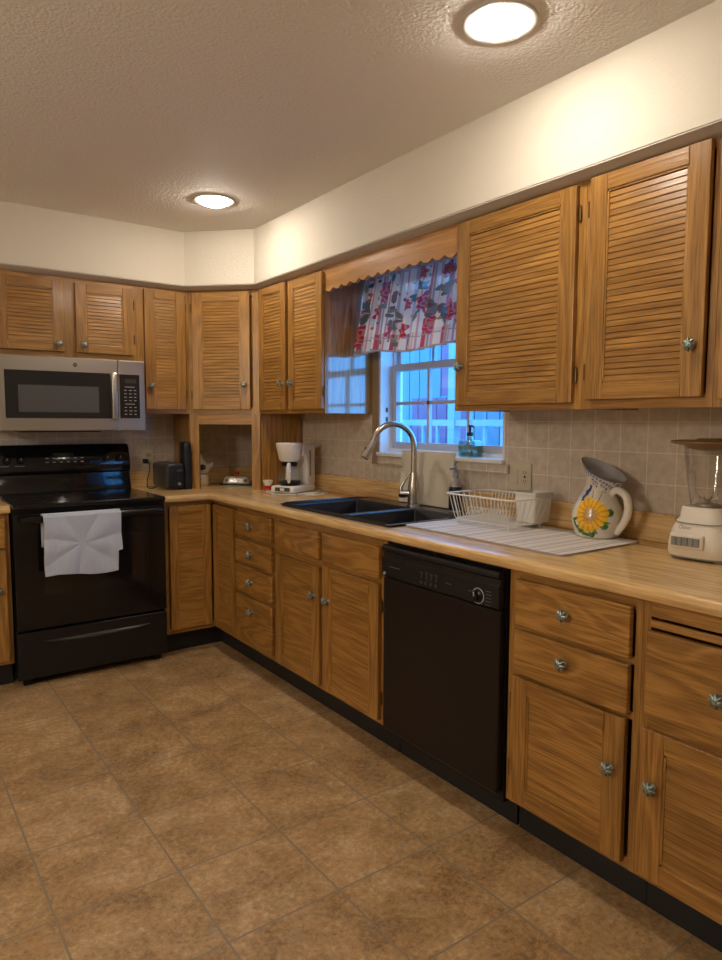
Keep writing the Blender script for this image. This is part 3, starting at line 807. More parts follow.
b = MB(); b.lathe([(.0112, .0018), (.0130, .0018), (.0130, .0034), (.0112, .0034)], (-1.296, -.4015, 1.626), 28, ax='y', cap0=False, cap1=False); obj('emblem_ring', b, STEEL, em)
b = text_mb('GE', .014); obj('emblem_letters', b, STEEL, em, loc=(-1.296, -.4045, 1.626), rot=(pi/2, 0, 0))
b = MB(); b.box(xd+.001, MX1, -.402, -.373, MZ0, MZ1); b.bevel(.005, 3); cp = M_('control_side', b, STEEL)
b = MB(); b.box(-1.064, -.953, -.4045, -.401, 1.342, 1.586); b.bevel(.0015, 1); kp = obj('keypad', b, MWG, cp)
b = MB()
b.box(-1.035, -.972, -.4055, -.404, 1.538, 1.562, 1)
for r in range(9):
    z = 1.515-.019*r
    for k in range(3):
        if r in (0, 5): continue
        x = -1.040+k*.027; b.box(x, x+.013+.004*((r*k) % 2), -.4052, -.404, z, z+.0035, 0)
    if r in (0, 5): b.box(-1.036, -.982, -.4052, -.404, z, z+.003, 0)
obj('key_print', b, [LEGEND, SLOT], kp)
b = MB(); b.box(-1.56, -1.16, -.36, -.08, MZ0-.006, MZ0+.003); b.bevel(.002); M_('grease_filter', b, BLACK)

# ------------------------------------------------------------------ dishwasher
dw = thing('dishwasher', 'black built-in dishwasher under the counter right of the sink base', 'dishwasher', (-.605, -2.2535, 0), RW)
wd = .612
b = MB(); b.box(.004, wd-.004, .0, .56, .10, .868); obj('tub', b, BLACK, dw)
b = MB(); b.box(.006, wd-.008, -.030, -.001, .135, .735); b.bevel(.006, 3); obj('door_panel', b, DW, dw)
b = MB()
pl = [(-.001, .739), (-.030, .739), (-.036, .745), (-.036, .812), (-.030, .820), (-.030, .834), (-.040, .842), (-.040, .852), (-.034, .860), (-.001, .862)]
b.prism(pl, lambda y, z, x: (x, y, z), .006, wd-.008); b.bevel(.003, 2, 60); cpn = obj('control_panel', b, BLACK, dw, smooth=30)
b = MB(); b.lathe([(.026, 0), (.026, .002), (.0235, .002), (.0235, 0)], (.515, -.036, .768), 32, ax='y', cap0=False, cap1=False); obj('dial_ring', b, LEGEND, cpn)
b = MB(); b.lathe([(.021, 0), (.021, .008), (.015, .012), (.013, .020), (0, .021)], (.515, -.036, .768), 28, ax='y'); dl = obj('dial', b, BLACKG, cpn, smooth=40)
b = MB(); b.box(.5135, .5165, -.0585, -.0565, .770, .783); obj('pointer', b, LEGEND, dl)
b = MB()
for k in range(5): b.box(.548, .572, -.0368, -.036, .790-.011*k, .7915-.011*k)
b.box(.47, .487, -.0368, -.036, .776, .7775)
for k in range(4): b.box(.235+k*.026, .2365+k*.026, -.0368, -.036, .772, .792); b.box(.228+k*.026, .243+k*.026, -.0368, -.036, .793+.002*(k % 2), .7945+.002*(k % 2))
b.box(.05, .115, -.0368, -.036, .781, .7835); b.box(.36, .39, -.0368, -.036, .779, .7805)
obj('legend', b, flat('dim_legend', (.16, .16, .165), .5), cpn)
for k in range(4):
    b = MB(); b.lathe([(.006, 0), (.006, .004), (.0, .0045)], (.236+k*.026, -.036, .758), 14, ax='y'); obj('button', b, DARKGREY, cpn)
b = MB(); b.lathe([(.006, 0), (.006, .004), (.0, .0045)], (.022, -.036, .752), 14, ax='y'); obj('latch_button', b, LEGEND, cpn)
b = MB(); b.box(.002, wd-.004, .068, .08, .0, .128); obj('kick_plate', b, KICK, dw)

# ------------------------------------------------------------------ wall sockets
def plate_base(name, label, w, h, loc, rot):
    t = thing(name, label, 'outlet', loc, rot)
    b = MB(); b.box(-w/2, w/2, -.007, -.0006, -h/2, h/2); b.bevel(.003, 2); obj('cover_plate', b, IVORY, t); return t
t = plate_base('wall_outlet', 'ivory double plate with a rocker switch and an outlet above the dish rack', .116, .116, (0, -2.380, 1.100), RW)
b = MB(); b.box(-.043, -.011, -.011, -.007, -.033, .033); b.bevel(.0015); obj('rocker', b, IVORY, t)
b = MB(); b.box(.010, .044, -.0095, -.007, -.034, .034); b.bevel(.0015); r_ = obj('receptacle', b, IVORY, t)
b = MB()
for z in (-.018, .018):
    b.box(.019, .0215, -.0102, -.0094, z-.004, z+.006); b.box(.032, .0345, -.0102, -.0094, z-.004, z+.006); b.box(.0255, .029, -.0102, -.0094, z-.011, z-.007)
b.box(.0215, .0325, -.0102, -.0094, -.004, .004)
obj('slots', b, SLOT, r_)
t = plate_base('wall_outlet', 'beige wall outlet above the counter beside the toaster, cord plugged in', .076, .118, (-.780, 0, 1.090), 0)
for z in (-.022, .022):
    b = MB(); b.box(-.016, .016, -.0095, -.007, z-.014, z+.014); b.bevel(.003); r_ = obj('receptacle', b, BEIGEPL, t)
    b = MB(); b.box(-.008, -.0055, -.0102, -.0094, z-.004, z+.006); b.box(.0055, .008, -.0102, -.0094, z-.004, z+.006); obj('slots', b, SLOT, r_)

# ------------------------------------------------------------------ toaster and black appliance
to = thing('toaster', 'small black two-slot toaster left of the corner niche', 'toaster', (-.733, -.235, CT), radians(3))
b = MB(); b.box(-.058, .050, -.12, .12, .010, .162); b.bevel(.022, 5)
obj('shell', b, flat('toaster_side', (.05, .048, .045), .28), to, smooth=50)
b = MB(); b.box(-.052, .044, -.128, -.110, .014, .150); b.bevel(.014, 4); ep = obj('end_panel', b, BLACK, to, smooth=50)
b = MB(); b.box(.006, .014, -.1295, -.128, .05, .128); obj('lever_slot', b, SLOT, ep)
b = MB(); b.box(-.008, .028, -.148, -.128, .112, .124); b.bevel(.004); obj('lever', b, DARKGREY, ep)
b = MB(); b.lathe([(.010, 0), (.010, .008), (.008, .011), (0, .011)], (.010, -.128, .038), 18, ax='y'); obj('browning_knob', b, GREYPL, ep, smooth=40)
b = MB(); b.box(-.032, -.012, -.10, .10, .1615, .1628); b.box(.008, .028, -.10, .10, .1615, .1628); obj('bread_slot', b, SLOT, to)
b = MB()
b.tube([(-.079, .135, .18), (-.080, .128, .150), (-.079, .112, .158)], .011, 10)
pts = [(-.083, .140, .166), (-.078, .108, .150), (-.082, .100, .10), (-.098, .095, .05), (-.104, .07, .006), (-.085, .035, .005), (-.068, .02, .02)]
sm = []
for i in range(len(pts)-1):
    for k in range(6):
        u = k/6; p0 = Vector(pts[max(i-1, 0)]); p1 = Vector(pts[i]); p2 = Vector(pts[i+1]); p3 = Vector(pts[min(i+2, len(pts)-1)])
        sm.append(.5*((2*p1)+(-p0+p2)*u+(2*p0-5*p1+4*p2-p3)*u*u+(-p0+3*p1-3*p2+p3)*u**3))
sm.append(Vector(pts[-1]))
b = MB(); b.tube(sm, .0028, 8)
q0 = Vector((-.083, .150, .166))
b.box(-.096, -.070, .140, .1695, .150, .178)
obj('power_cord', b, BLACK, to, smooth=50)
bc = thing('can_opener', 'tall black rounded countertop appliance behind the toaster', 'appliance', (-.648, -.235, CT), radians(-12))
bc.location = (-.6495, -.300, CT); bc.rotation_euler.z = radians(90)
b = MB()
rings = []
for z, s_ in ((0, 1), (.02, 1), (.24, .97), (.268, .88), (.282, .70), (.288, .4)):
    ring = []
    for k in range(32):
        a = 2*pi*k/32; ring.append((.048*s_*math.copysign(abs(cos(a))**.6, cos(a)), .034*math.copysign(abs(sin(a))**.6, sin(a))*(.62+.2*s_), z))
    rings.append(ring)
b.loft(rings); obj('body', b, BLACK, bc, smooth=50)
b = MB(); b.box(-.033, .033, -.0295, -.025, .03, .235); b.bevel(.002); obj('front_panel', b, DARKGREY, bc)

# ------------------------------------------------------------------ things in the niche
fg = thing('rooster_figurine', 'white ceramic rooster figurine half hidden behind the left post of the niche', 'figurine', (-.482, -.150, CT+.0748), radians(-30))
CW = flat('white_ceramic', (.78, .74, .66), .15); CR = flat('red_glaze', (.50, .035, .02), .2); CB = flat('dark_glaze', (.05, .03, .02), .2)
# basket base
bs = thing('sugar_jar', 'small cream jar with brown bands under the rooster in the niche', 'jar', (-.482, -.150, CT))
b = MB(); b.lathe([(.0, .0), (.042, .0), (.050, .012), (.052, .04), (.046, .062), (.040, .066), (.0, .066)], seg=32)
def jarcol(co):
    if abs(co.z-.02) < .004 or abs(co.z-.05) < .004: return (.30, .12, .08)
    a = atan2(co.y, co.x)
    return (.45, .20, .15) if (sin(a*5) > .6 and .026 < co.z < .044) else (.62, .50, .36)
obj('body', b, CERAMIC, bs, smooth=50, color=jarcol)
b = MB(); b.lathe([(.044, .066), (.044, .071), (.03, .0745), (0, .0745)], seg=32); obj('lid', b, CW, bs, smooth=50)
b = MB(); rings = []
for u, r, x, z in ((0, .020, .0, .0), (.1, .036, .0, .012), (.3, .042, .004, .035), (.5, .034, -.004, .06), (.65, .022, -.012, .085), (.8, .017, -.016, .105), (.92, .015, -.018, .12), (1, .004, -.018, .130)):
    rings.append([(x+r*cos(2*pi*k/24)*1.25, r*.85*sin(2*pi*k/24), z) for k in range(24)])
b.loft(rings); obj('body', b, CW, fg, smooth=50)
b = MB(); b.tube([(-.030, 0, .128), (-.022, 0, .142), (-.010, 0, .145), (.0, 0, .134)], [.004, .008, .008, .004], 8); b.tube([(-.030, 0, .110), (-.034, 0, .098)], [.005, .003], 8); obj('comb', b, CR, fg, smooth=50)
b = MB(); b.tube([(-.030, 0, .118), (-.046, 0, .114)], [.006, .001], 8); obj('beak', b, flat('yellow_glaze', (.6, .32, .05), .2), fg, smooth=50)
b = MB(); b.tube([(.020, 0, .045), (.042, 0, .050), (.060, 0, .058), (.070, 0, .075)], [.020, .020, .014, .003], 10); obj('tail', b, CW, fg, smooth=50)
for s_ in (-1, 1):
    b = MB(); b.lathe([(.0, -.004), (.016, -.002), (.018, 0), (.016, .002), (0, .004)], (.006, s_*.036, .045), 16, ax='y', sx=1.4); obj('wing', b, CB, fg, smooth=50)
bd = thing('butter_dish', 'white butter dish with red flowers and a red-knobbed lid inside the corner niche', 'butter dish', (-.262, -.205, CT), radians(-38))
b = MB(); b.box(-.105, .105, -.062, .062, .001, .010); b.bevel(.004, 2); obj('plate', b, flat('green_glaze', (.02, .10, .055), .2), bd)
b = MB()
def bfr(u, v): pass
rings = []
for z, s_ in ((.0105, 1), (.014, 1.0), (.045, .88), (.052, .82), (.055, .70)):
    ring = []
    hx_, hy_ = .088*s_, .045*s_
    for k in range(96):
        a = 2*pi*k/96; cx_ = math.copysign(abs(cos(a))**.35, cos(a)); sy_ = math.copysign(abs(sin(a))**.35, sin(a)); ring.append((hx_*cx_, hy_*sy_, z))
    rings.append(ring)
R2 = []
for a_, b_ in zip(rings, rings[1:]):
    for k in range(6): R2.append([tuple(p[i]+(q[i]-p[i])*k/6 for i in range(3)) for p, q in zip(a_, b_)])
R2.append(rings[-1]); b.loft(R2)
def bcol(co):
    for fx, fz in ((-.062, .030), (.060, .028), (-.005, .036)):
        d = math.hypot(co.x-fx, co.z-fz)
        if d < .009: return (.50, .05, .03)
        if d < .014 and co.x > fx: return (.10, .22, .08)
    return (.74, .70, .58)
ld = obj('cover', b, CERAMIC, bd, smooth=50, color=bcol)
b = MB(); b.lathe([(.006, .055), (.006, .062), (.015, .067), (.016, .076), (.008, .083), (0, .084)], seg=20); obj('cover_knob', b, CR, ld, smooth=50)

# ------------------------------------------------------------------ coffee maker, doily, cup
CMX, CMY = -.205, -.845
cx0, cy0, rx, ry = -.200, -.865, .165, .205
b = MB(); n = 120
ring = []
ctr = b.bm.verts.new((0, 0, .003)); prev = None; rows = []
for j_ in range(1, 15):
    row = []
    for k in range(n):
        a = 2*pi*k/n; s_ = j_/14*(1+(.05*abs(sin(9*a)))*(j_/14)**3); row.append(b.bm.verts.new((rx*s_*cos(a), ry*s_*sin(a), .003+.001*sin(5*a)*(j_/14))))
    rows.append(row)
for k in range(n): b.face([ctr, rows[0][k], rows[0][(k+1) % n]])
for r0, r1 in zip(rows, rows[1:]):
    for k in range(n): b.face([r0[k], r0[(k+1) % n], r1[(k+1) % n], r1[k]])
def dcol(co):
    a = atan2(co.y/ry, co.x/rx); r = math.hypot(co.x/rx, co.y/ry)
    if .72 < r < .98:
        q = (a*8/(2*pi)) % 1
        if abs(q-.5) < .14 and .78 < r < .93: return (.50, .06, .05)
        if abs(q-.25) < .07: return (.12, .20, .09)
    return (.66, .60, .48)
o = tag(obj('placemat', b, PRINTED, loc=(cx0, cy0, CT), color=dcol, fixn=True), 'round cream cloth mat with red flowers under the coffee maker', 'placemat')
mo = o.modifiers.new('thick', 'SOLIDIFY'); mo.thickness = .002; mo.offset = 0
cm = thing('coffee_maker', 'white drip coffee maker with glass carafe on the flowered cloth mat', 'coffee maker', (CMX, CMY, CT+.0055), radians(-62))
# local: front = -y
b = MB(); b.box(-.082, .082, -.125, .115, 0, .040); b.bevel(.014, 4)
bsx = obj('base', b, WPL, cm, smooth=45)
b = MB(); v = [b.bm.verts.new(p) for p in ((-.055, -.1262, .008), (.055, -.1262, .008), (.05, -.1262, .034), (-.05, -.1262, .034))]; b.bm.free()
b = MB(); b.box(-.050, .050, -.1275, -.1245, .010, .032); b.bevel(.001, 1); pn = obj('switch_panel', b, DARKGREY, bsx)
b = MB(); b.box(-.014, .014, -.130, -.127, .014, .028); b.bevel(.001, 1); obj('switch', b, WPL, pn)
b = MB()
pl = [(.115, .038), (.030, .038), (.022, .06), (.030, .12), (.020, .175), (.0, .200), (-.02, .21), (-.02, .278), (.115, .278)]
b.prism(pl, lambda y, z, x: (x, y, z), -.078, .078); b.bevel(.008, 3, 60); twr = obj('tower', b, WPL, cm, smooth=40)
b = MB(); b.box(.0782, .080, .045, .062, .09, .24); b.bevel(.0006, 1); obj('water_gauge', b, GREYPL, twr)
b = MB(); b.lathe([(.050, .178), (.062, .190), (.073, .240), (.078, .264), (.079, .280), (.074, .285), (0, .285)], (0, -.045, 0), 40); obj('filter_basket', b, WPL, cm, smooth=45)
b = MB(); b.lathe([(.058, .040), (.058, .043), (0, .043)], (0, -.045, 0), 32); obj('hot_plate', b, BLACK, cm)
cf = MB(); cf.lathe([(.0, .045), (.050, .045), (.063, .058), (.066, .085), (.060, .118), (.046, .145), (.042, .160)], (0, -.045, 0), 36, cap1=False)
ca = obj('carafe', cf, GLASSC, cm, smooth=60)
b = MB(); b.lathe([(.0435, .150), (.0445, .168), (.036, .178), (0, .180)], (0, -.045, 0), 32); obj('carafe_lid', b, BLACK, ca, smooth=40)
b = MB(); b.lathe([(.0512, .044), (.0642, .058), (.0645, .064), (.0632, .064), (.050, .0455)], (0, -.045, 0), 36, cap0=False, cap1=False); obj('carafe_band', b, BLACK, ca, smooth=40)
b = MB(); ha = radians(28)
def hp(r, z): return (r*sin(ha), -.045-r*cos(ha), z)
b.tube([hp(.040, .158), hp(.066, .164), hp(.082, .155), hp(.086, .12), hp(.084, .075), hp(.078, .060)], [.008, .011, .012, .012, .011, .006], 12); obj('carafe_handle', b, WPL, ca, smooth=50)
cu = thing('ceramic_cup', 'small cream cup with a red foot on the counter left of the coffee maker', 'cup', (-.285, -.672, CT))
b = MB(); b.lathe([(0, .03), (.020, .03), (.028, .05), (.032, .062), (.029, .062), (.022, .045), (0, .040)], seg=28); obj('bowl', b, CW, cu, smooth=50)
b = MB(); b.lathe([(0, 0.0005), (.024, .0005), (.026, .010), (.014, .020), (.018, .0305), (0, .0305)], seg=28); obj('foot', b, CR, cu, smooth=50)

# ------------------------------------------------------------------ board, soap bottle
b = MB(); b.box(-.006, .006, -.19, .19, 0, .262); b.bevel(.005, 3)
o = tag(obj('cutting_board', b, flat('cream_board', (.62, .56, .45), .45), loc=(-.0445, -1.815, zr+.0016), rot=(0, radians(5.0), 0)), 'plain cream cutting board leaning on the wall behind the faucet', 'cutting board')
sb = thing('soap_bottle', 'black-labelled clear pump soap bottle at the back right of the sink', 'bottle', (-.085, -2.075, zr))
b = MB(); b.lathe([(0, .0003), (.028, .0003), (.030, .005), (.030, .105), (.024, .122), (.013, .132), (.013, .142), (0, .142)], seg=32); obj('bottle', b, flat('bottle_clear_plastic', (.35, .33, .31), .2), sb, smooth=40)
b = MB(); b.lathe([(.0304, .008), (.0306, .010), (.0306, .100), (.0304, .102)], seg=32, cap0=False, cap1=False); obj('wrap_label', b, flat('black_label', (.01, .01, .014), .35), sb, smooth=40)
b = MB(); sb.scale = (1, 1, 1.12); b.lathe([(.0132, .142), (.0145, .143), (.0145, .155), (.006, .158), (.004, .172), (.004, .178), (0, .178)], seg=20); b.tube([(0, 0, .176), (-.018, 0, .178), (-.036, 0, .172)], [.006, .005, .0035], 10); obj('pump', b, flat('grey_pump', (.30, .29, .28), .35), sb, smooth=40)
gb = thing('glass_dispenser', 'teal glass bottle with a black pump standing on the window sill', 'bottle', (.030, -2.045, WZ0+.0022))
b = MB(); b.box(-.034, .034, -.048, .048, 0.0, .078); b.bevel(.012, 4)
gl = obj('bottle', b, GLASST, gb, smooth=60)
b = MB(); b.lathe([(.020, .076), (.014, .088), (.014, .098)], seg=24, cap0=False, cap1=False); obj('neck', b, GLASST, gl, smooth=50)
b = MB(); b.box(-.028, .028, -.042, .042, 0.004, .030); b.bevel(.010, 3); obj('liquid', b, thin_glass('teal_liquid', (.30, .62, .60), .05), gl, smooth=60)
b = MB(); b.lathe([(.0155, .096), (.0155, .112), (.006, .116), (.006, .136), (.009, .138), (.009, .146), (0, .147)], seg=20); b.tube([(0, 0, .141), (-.012, -.028, .142), (-.016, -.042, .134)], [.005, .0045, .003], 10); obj('pump', b, BLACK, gb, smooth=40)

# ------------------------------------------------------------------ drying mat, rack, cup holder
b = MB(); mx0, mx1, my0, my1 = -.512, -.085, -2.990, -2.225
y = my0; kinds = [(0, .030), (1, .007), (0, .012), (1, .007), (0, .040), (2, .014), (0, .022), (1, .005), (0, .008), (1, .005), (0, .034), (2, .010)]; i = 0
zt = CT+.0075; zb_ = CT+.0006
pr_ = None
def rim(y):    # rounded corners of the mat in plan
    r = .03; d = min(y-my0, my1-y); 
    return 0 if d >= r else r-sqrt(max(0, r*r-(r-d)**2))
ysl = [my0+.0001]
marks = []
while y < my1-1e-6:
    k, w_ = kinds[i % len(kinds)]; i += 1; y2 = min(y+w_, my1)
    n_ = max(1, int((y2-y)/.004)) if (y-my0 < .035 or my1-y2 < .035) else 1
    for q in range(n_):
        a = y+(y2-y)*q/n_; c_ = y+(y2-y)*(q+1)/n_; marks.append((a, c_, k))
    y = y2
def mv(x, y, z):
    key = (round(x, 5), round(y, 5), round(z, 5))
    if key not in V2: V2[key] = b.bm.verts.new((x, y, z))
    return V2[key]
V2 = {}
for a, c_, k in marks:
    ra, rc = rim(a), rim(c_)
    A = (mx0+ra, mx1-ra); Cc = (mx0+rc, mx1-rc)
    b.face([mv(A[0], a, zt), mv(A[1], a, zt), mv(Cc[1], c_, zt), mv(Cc[0], c_, zt)], k)
    b.face([mv(A[0], a, zb_), mv(Cc[0], c_, zb_), mv(Cc[1], c_, zb_), mv(A[1], a, zb_)], 1)
    b.face([mv(A[0], a, zt), mv(Cc[0], c_, zt), mv(Cc[0], c_, zb_), mv(A[0], a, zb_)], 1)
    b.face([mv(A[1], a, zt), mv(A[1], a, zb_), mv(Cc[1], c_, zb_), mv(Cc[1], c_, zt)], 1)
b.face([mv(mx0+.03, my0, zt), mv(mx0+.03, my0, zb_), mv(mx1-.03, my0, zb_), mv(mx1-.03, my0, zt)], 1)
b.face([mv(mx0+.03, my1, zt), mv(mx1-.03, my1, zt), mv(mx1-.03, my1, zb_), mv(mx0+.03, my1, zb_)], 1)
tag(obj('drying_mat', b, [MATW, MATG, MATB]), 'striped grey and white dish drying mat on the counter right of the sink', 'drying mat')

rk = thing('dish_rack', 'white coated wire dish rack standing on the striped mat', 'dish rack', (-.205, -2.445, zt+.0004), RW)
# local x: along counter to the camera (+x = -y world), local y: to the wall
L2, Wd, Ht = .155, .107, .118
b = MB()
def rr(L, Wq, z, r=.03, n=6):
    pts = []
    for cx_, cy_, a0 in ((L-r, Wq-r, 0), (-L+r, Wq-r, pi/2), (-L+r, -Wq+r, pi), (L-r, -Wq+r, 1.5*pi)):
        for k in range(n+1): a = a0+pi/2*k/n; pts.append((cx_+r*cos(a), cy_+r*sin(a), z))
    return pts
b.tube(rr(L2+.025, Wd+.018, Ht), .0034, 8, closed=True); obj('top_rim', b, WIRE, rk, smooth=60)
b = MB(); b.tube(rr(L2-.005, Wd-.008, .018), .003, 8, closed=True); obj('bottom_rim', b, WIRE, rk, smooth=60)
NW = 17
for k in range(NW):
    x = -L2+.015+(2*L2-.03)*k/(NW-1); xt = x*1.06
    b = MB(); b.tube([(xt, -Wd-.018, Ht), (x, -Wd+.004, .03), (x, -Wd+.012, .018), (x, 0, .015), (x, Wd-.012, .018), (x, Wd-.004, .03), (xt, Wd+.018, Ht)], .0017, 6); obj('wire', b, WIRE, rk, smooth=60)
for s_ in (-1, 1):
    for k in range(6):
        y = -.07+.14*k/5
        b = MB(); b.tube([(s_*(L2+.025), y*1.1, Ht), (s_*(L2-.002), y, .03), (s_*(L2-.012), y, .018)], .0017, 6); obj('wire', b, WIRE, rk, smooth=60)
for k in range(14):
    x = -.135+.20*k/13
    b = MB(); b.tube([(x, -.045, .016), (x+.016, -.042, .062), (x+.020, -.034, .066), (x+.020, -.026, .060), (x+.004, -.022, .016)], .0016, 6); obj('plate_prong', b, WIRE, rk, smooth=60)
for x, y in ((-L2+.02, -Wd+.02), (L2-.02, -Wd+.02), (-L2+.02, Wd-.02), (L2-.02, Wd-.02)):
    b = MB(); b.tube([(x, y, .018), (x, y, .0055)], .003, 8); b.lathe([(0, 0), (.006, .0), (.006, .006), (0, .007)], (x, y, 0), 12); obj('foot', b, WIRE, rk, smooth=40)
b = MB()
def cup(z, s_): return rr(.050*s_, .056*s_, z, .012)
b.loft([cup(0, .86), cup(.004, .88), cup(.108, 1.0), cup(.110, 1.05), cup(.116, 1.05), cup(.116, .97), cup(.010, .84)], cap1=True)
tag(obj('utensil_holder', b, WPL, loc=(-.128, -2.556, zt+.021), rot=RW, smooth=40), 'white plastic utensil cup at the right end of the dish rack', 'utensil holder')

# ------------------------------------------------------------------ painted pitcher
PCX, PCY = -.120, -2.838
pt = thing('pitcher', 'white ceramic pitcher painted with a sunflower, standing on the drying mat', 'pitcher', (PCX, PCY, zt+.0005), RW)
# local +x = camera right, -y = towards the room
prof = [(0, .066), (.006, .073), (.02, .079), (.045, .0865), (.075, .088), (.105, .082), (.135, .068), (.158, .055), (.175, .049), (.19, .050), (.205, .056), (.222, .066), (.235, .072)]
SEG = 200; NV = 150
def interp(z):
    for (z0, r0), (z1, r1) in zip(prof, prof[1:]):
        if z <= z1: t_ = (z-z0)/(z1-z0); t_ = t_*t_*(3-2*t_)*.3+t_*.7; return r0+(r1-r0)*t_
    return prof[-1][1]
def pit(u, v, inner=0):
    a = 2*pi*u; z = .235*v; r = interp(z)-inner
    t_ = max(0, (v-.62)/.38)
    # mouth: slanted and pulled to the left into a spout
    ca, sa = cos(a), sin(a)
    sp = max(0, -ca)**3
    x = r*ca*(1+.10*t_) - .004*t_*sp + .022*t_
    y = r*sa*(1-.10*t_*sp)
    zz = z + t_*(-.040*ca + .006) 
    x -= .010*sin(pi*min(1, v*1.2))*0
    return (x, y, zz)
b = MB(); Vv = [[b.bm.verts.new(pit(i/SEG, j_/NV)) for j_ in range(NV+1)] for i in range(SEG)]
for i in range(SEG):
    for j_ in range(NV): b.face([Vv[i][j_], Vv[(i+1) % SEG][j_], Vv[(i+1) % SEG][j_+1], Vv[i][j_+1]])
b.face([Vv[i][0] for i in range(SEG)][::-1])
V3 = [[b.bm.verts.new(pit(i/SEG, 1-j_/12*.9, .0045 if j_ else .002)) for j_ in range(13)] for i in range(SEG)]
for i in range(SEG):
    k = (i+1) % SEG; b.face([Vv[i][NV], Vv[k][NV], V3[k][0], V3[i][0]])
    for j_ in range(12): b.face([V3[i][j_], V3[k][j_], V3[k][j_+1], V3[i][j_+1]], 1)
b.face([V3[i][12] for i in range(SEG)], 1)
def pcol(co):
    a = atan2(co.y, co.x); z = co.z; r = math.hypot(co.x, co.y)
    W_ = (.68, .64, .56)
    rin = 0
    # position on the camera-facing side: camera looks from local direction a0
    a0 = radians(-72)
    s_ = ((a-a0+pi) % (2*pi)-pi)*.086; t_ = z-.086
    if z < .19:
        d = math.hypot(s_, t_*1.0); th = atan2(t_, s_)
        pr = .053+.009*abs(sin(th*8+.6))+.005*sin(th*3+1)
        if d < .019+.002*sin(th*9): return (.34, .20, .10) if (int(d*900)+int(th*5)) % 2 else (.52, .33, .14)
        if d < .029+.006*sin(th*13): return (.55, .27, .03)
        if d < pr: 
            return (.82, .50, .02) if sin(th*16)+.5*sin(d*700) > -.5 else (.66, .26, .02)
        if d < pr+.018 and abs(sin(th*4+.9)) > .55 and -2.9 < th < .3: return (.04, .12, .03) if sin(th*17) > 0 else (.10, .22, .07)
        if th < -1.6 and abs(d-.072) < .006 and th > -2.9: return (.05, .15, .04)
        # stems curling up
        for c_ in (-.022, .0, .022):
            xx = c_*(1+((t_-.04)/.03)*.9)
            if .04 < t_ < .085 and abs(s_-xx) < .0016: return (.05, .10, .04)
    # blue berries on the neck
    for bs_, bz in ((-.040, .142), (-.034, .152), (-.026, .157), (-.022, .166), (-.016, .172), (-.030, .160), (-.038, .132), (-.012, .180)):
        if math.hypot(s_-bs_+.006, z-bz) < .0085: return (.03, .04, .22)
    # blue-grey scribble round the lip
    top = .241-.040*cos(a)
    e = top-z
    if e < .0035: return (.09, .08, .10)
    if e < .034+.010*sin(a*9)+.008*sin(a*23+1) and z > .16:
        return (.13, .15, .24) if sin(a*37+e*250)+sin(a*17+z*420) > .35 else (.50, .49, .49)
    return W_
obj('body', b, [CERAMIC, flat('greyish_glaze', (.42, .42, .44), .2)], pt, smooth=60, color=pcol)
b = MB(); hp_ = [(.050, 0, .150), (.066, 0, .168), (.090, 0, .168), (.112, 0, .150), (.121, 0, .118), (.115, 0, .080), (.097, 0, .045), (.078, 0, .022)]
pts = []
for i in range(len(hp_)-1):
    for k in range(5):
        u = k/5; p0, p1, p2, p3 = [Vector(hp_[min(max(i+q, 0), len(hp_)-1)]) for q in (-1, 0, 1, 2)]
        pts.append(.5*((2*p1)+(-p0+p2)*u+(2*p0-5*p1+4*p2-p3)*u*u+(-p0+3*p1-3*p2+p3)*u**3))
pts.append(Vector(hp_[-1])); b.tube(pts, [.012+.002*sin(pi*i/(len(pts)-1)) for i in range(len(pts))], 16)
obj('handle', b, CW, pt, smooth=60)

# ------------------------------------------------------------------ blender
bl = thing('blender', 'white blender with a glass jar and wide tan lid at the counter right end', 'blender', (-.160, -3.250, CT), radians(-84))
b = MB(); rings = []
def rsq(hx_, hy_, z, e=.55, n=64): return [(hx_*math.copysign(abs(cos(2*pi*k/n))**e, cos(2*pi*k/n)), hy_*math.copysign(abs(sin(2*pi*k/n))**e, sin(2*pi*k/n)), z) for k in range(n)]
b.loft([rsq(.094, .082, .012), rsq(.097, .085, .02), rsq(.096, .084, .05), rsq(.088, .078, .09), rsq(.074, .068, .118), rsq(.068, .063, .128), rsq(.064, .060, .155), rsq(.060, .058, .160)])
mt_ = obj('motor_base', b, WPL2, bl, smooth=50)
b = MB(); pts = []
for k in range(41):
    a = -pi+pi*k/40; pts.append((.080*math.copysign(abs(cos(a))**.55, cos(a)), .0735*math.copysign(abs(sin(a))**.55, sin(a)), .112+.010*(1-sin(-a))))
b.tube(pts, .0018, 6); obj('groove', b, GREYPL, mt_, smooth=50)
b = MB(); b.box(-.072, .028, -.092, -.080, .036, .082); b.bevel(.008, 4); sp_ = obj('switch_surround', b, WPL2, mt_, smooth=50)
for k in range(5):
    x = -.064+k*.0165; b = MB(); b.box(x, x+.0148, -.0965, -.091, .046, .072); b.bevel(.0015); obj('push_button', b, GREYPL, sp_)
b = text_mb('Oster', .016, .0003); obj('nameplate', b, GREYPL, mt_, loc=(-.030, -.0815, .100), rot=(pi/2-.25, 0, 0))
b = MB(); b.loft([rsq(.088, .076, .006), rsq(.088, .076, .0125)])
for sx_ in (-1, 1):
    for sy_ in (-1, 1): b.lathe([(0, 0), (.014, 0), (.016, .007), (0, .007)], (sx_*.062, sy_*.052, 0), 16)
obj('foot_ring', b, GREYPL, bl, smooth=40)
b = MB()
md = lambda a, k: 1+.012*cos(8*a)
jp = [(.048, .160), (.050, .175), (.057, .22), (.064, .27), (.071, .32), (.073, .343)]
b.lathe(jp, seg=80, cap0=True, cap1=False, mod=md); jr = obj('jar', b, GLASSC, bl, smooth=60)
b = MB()
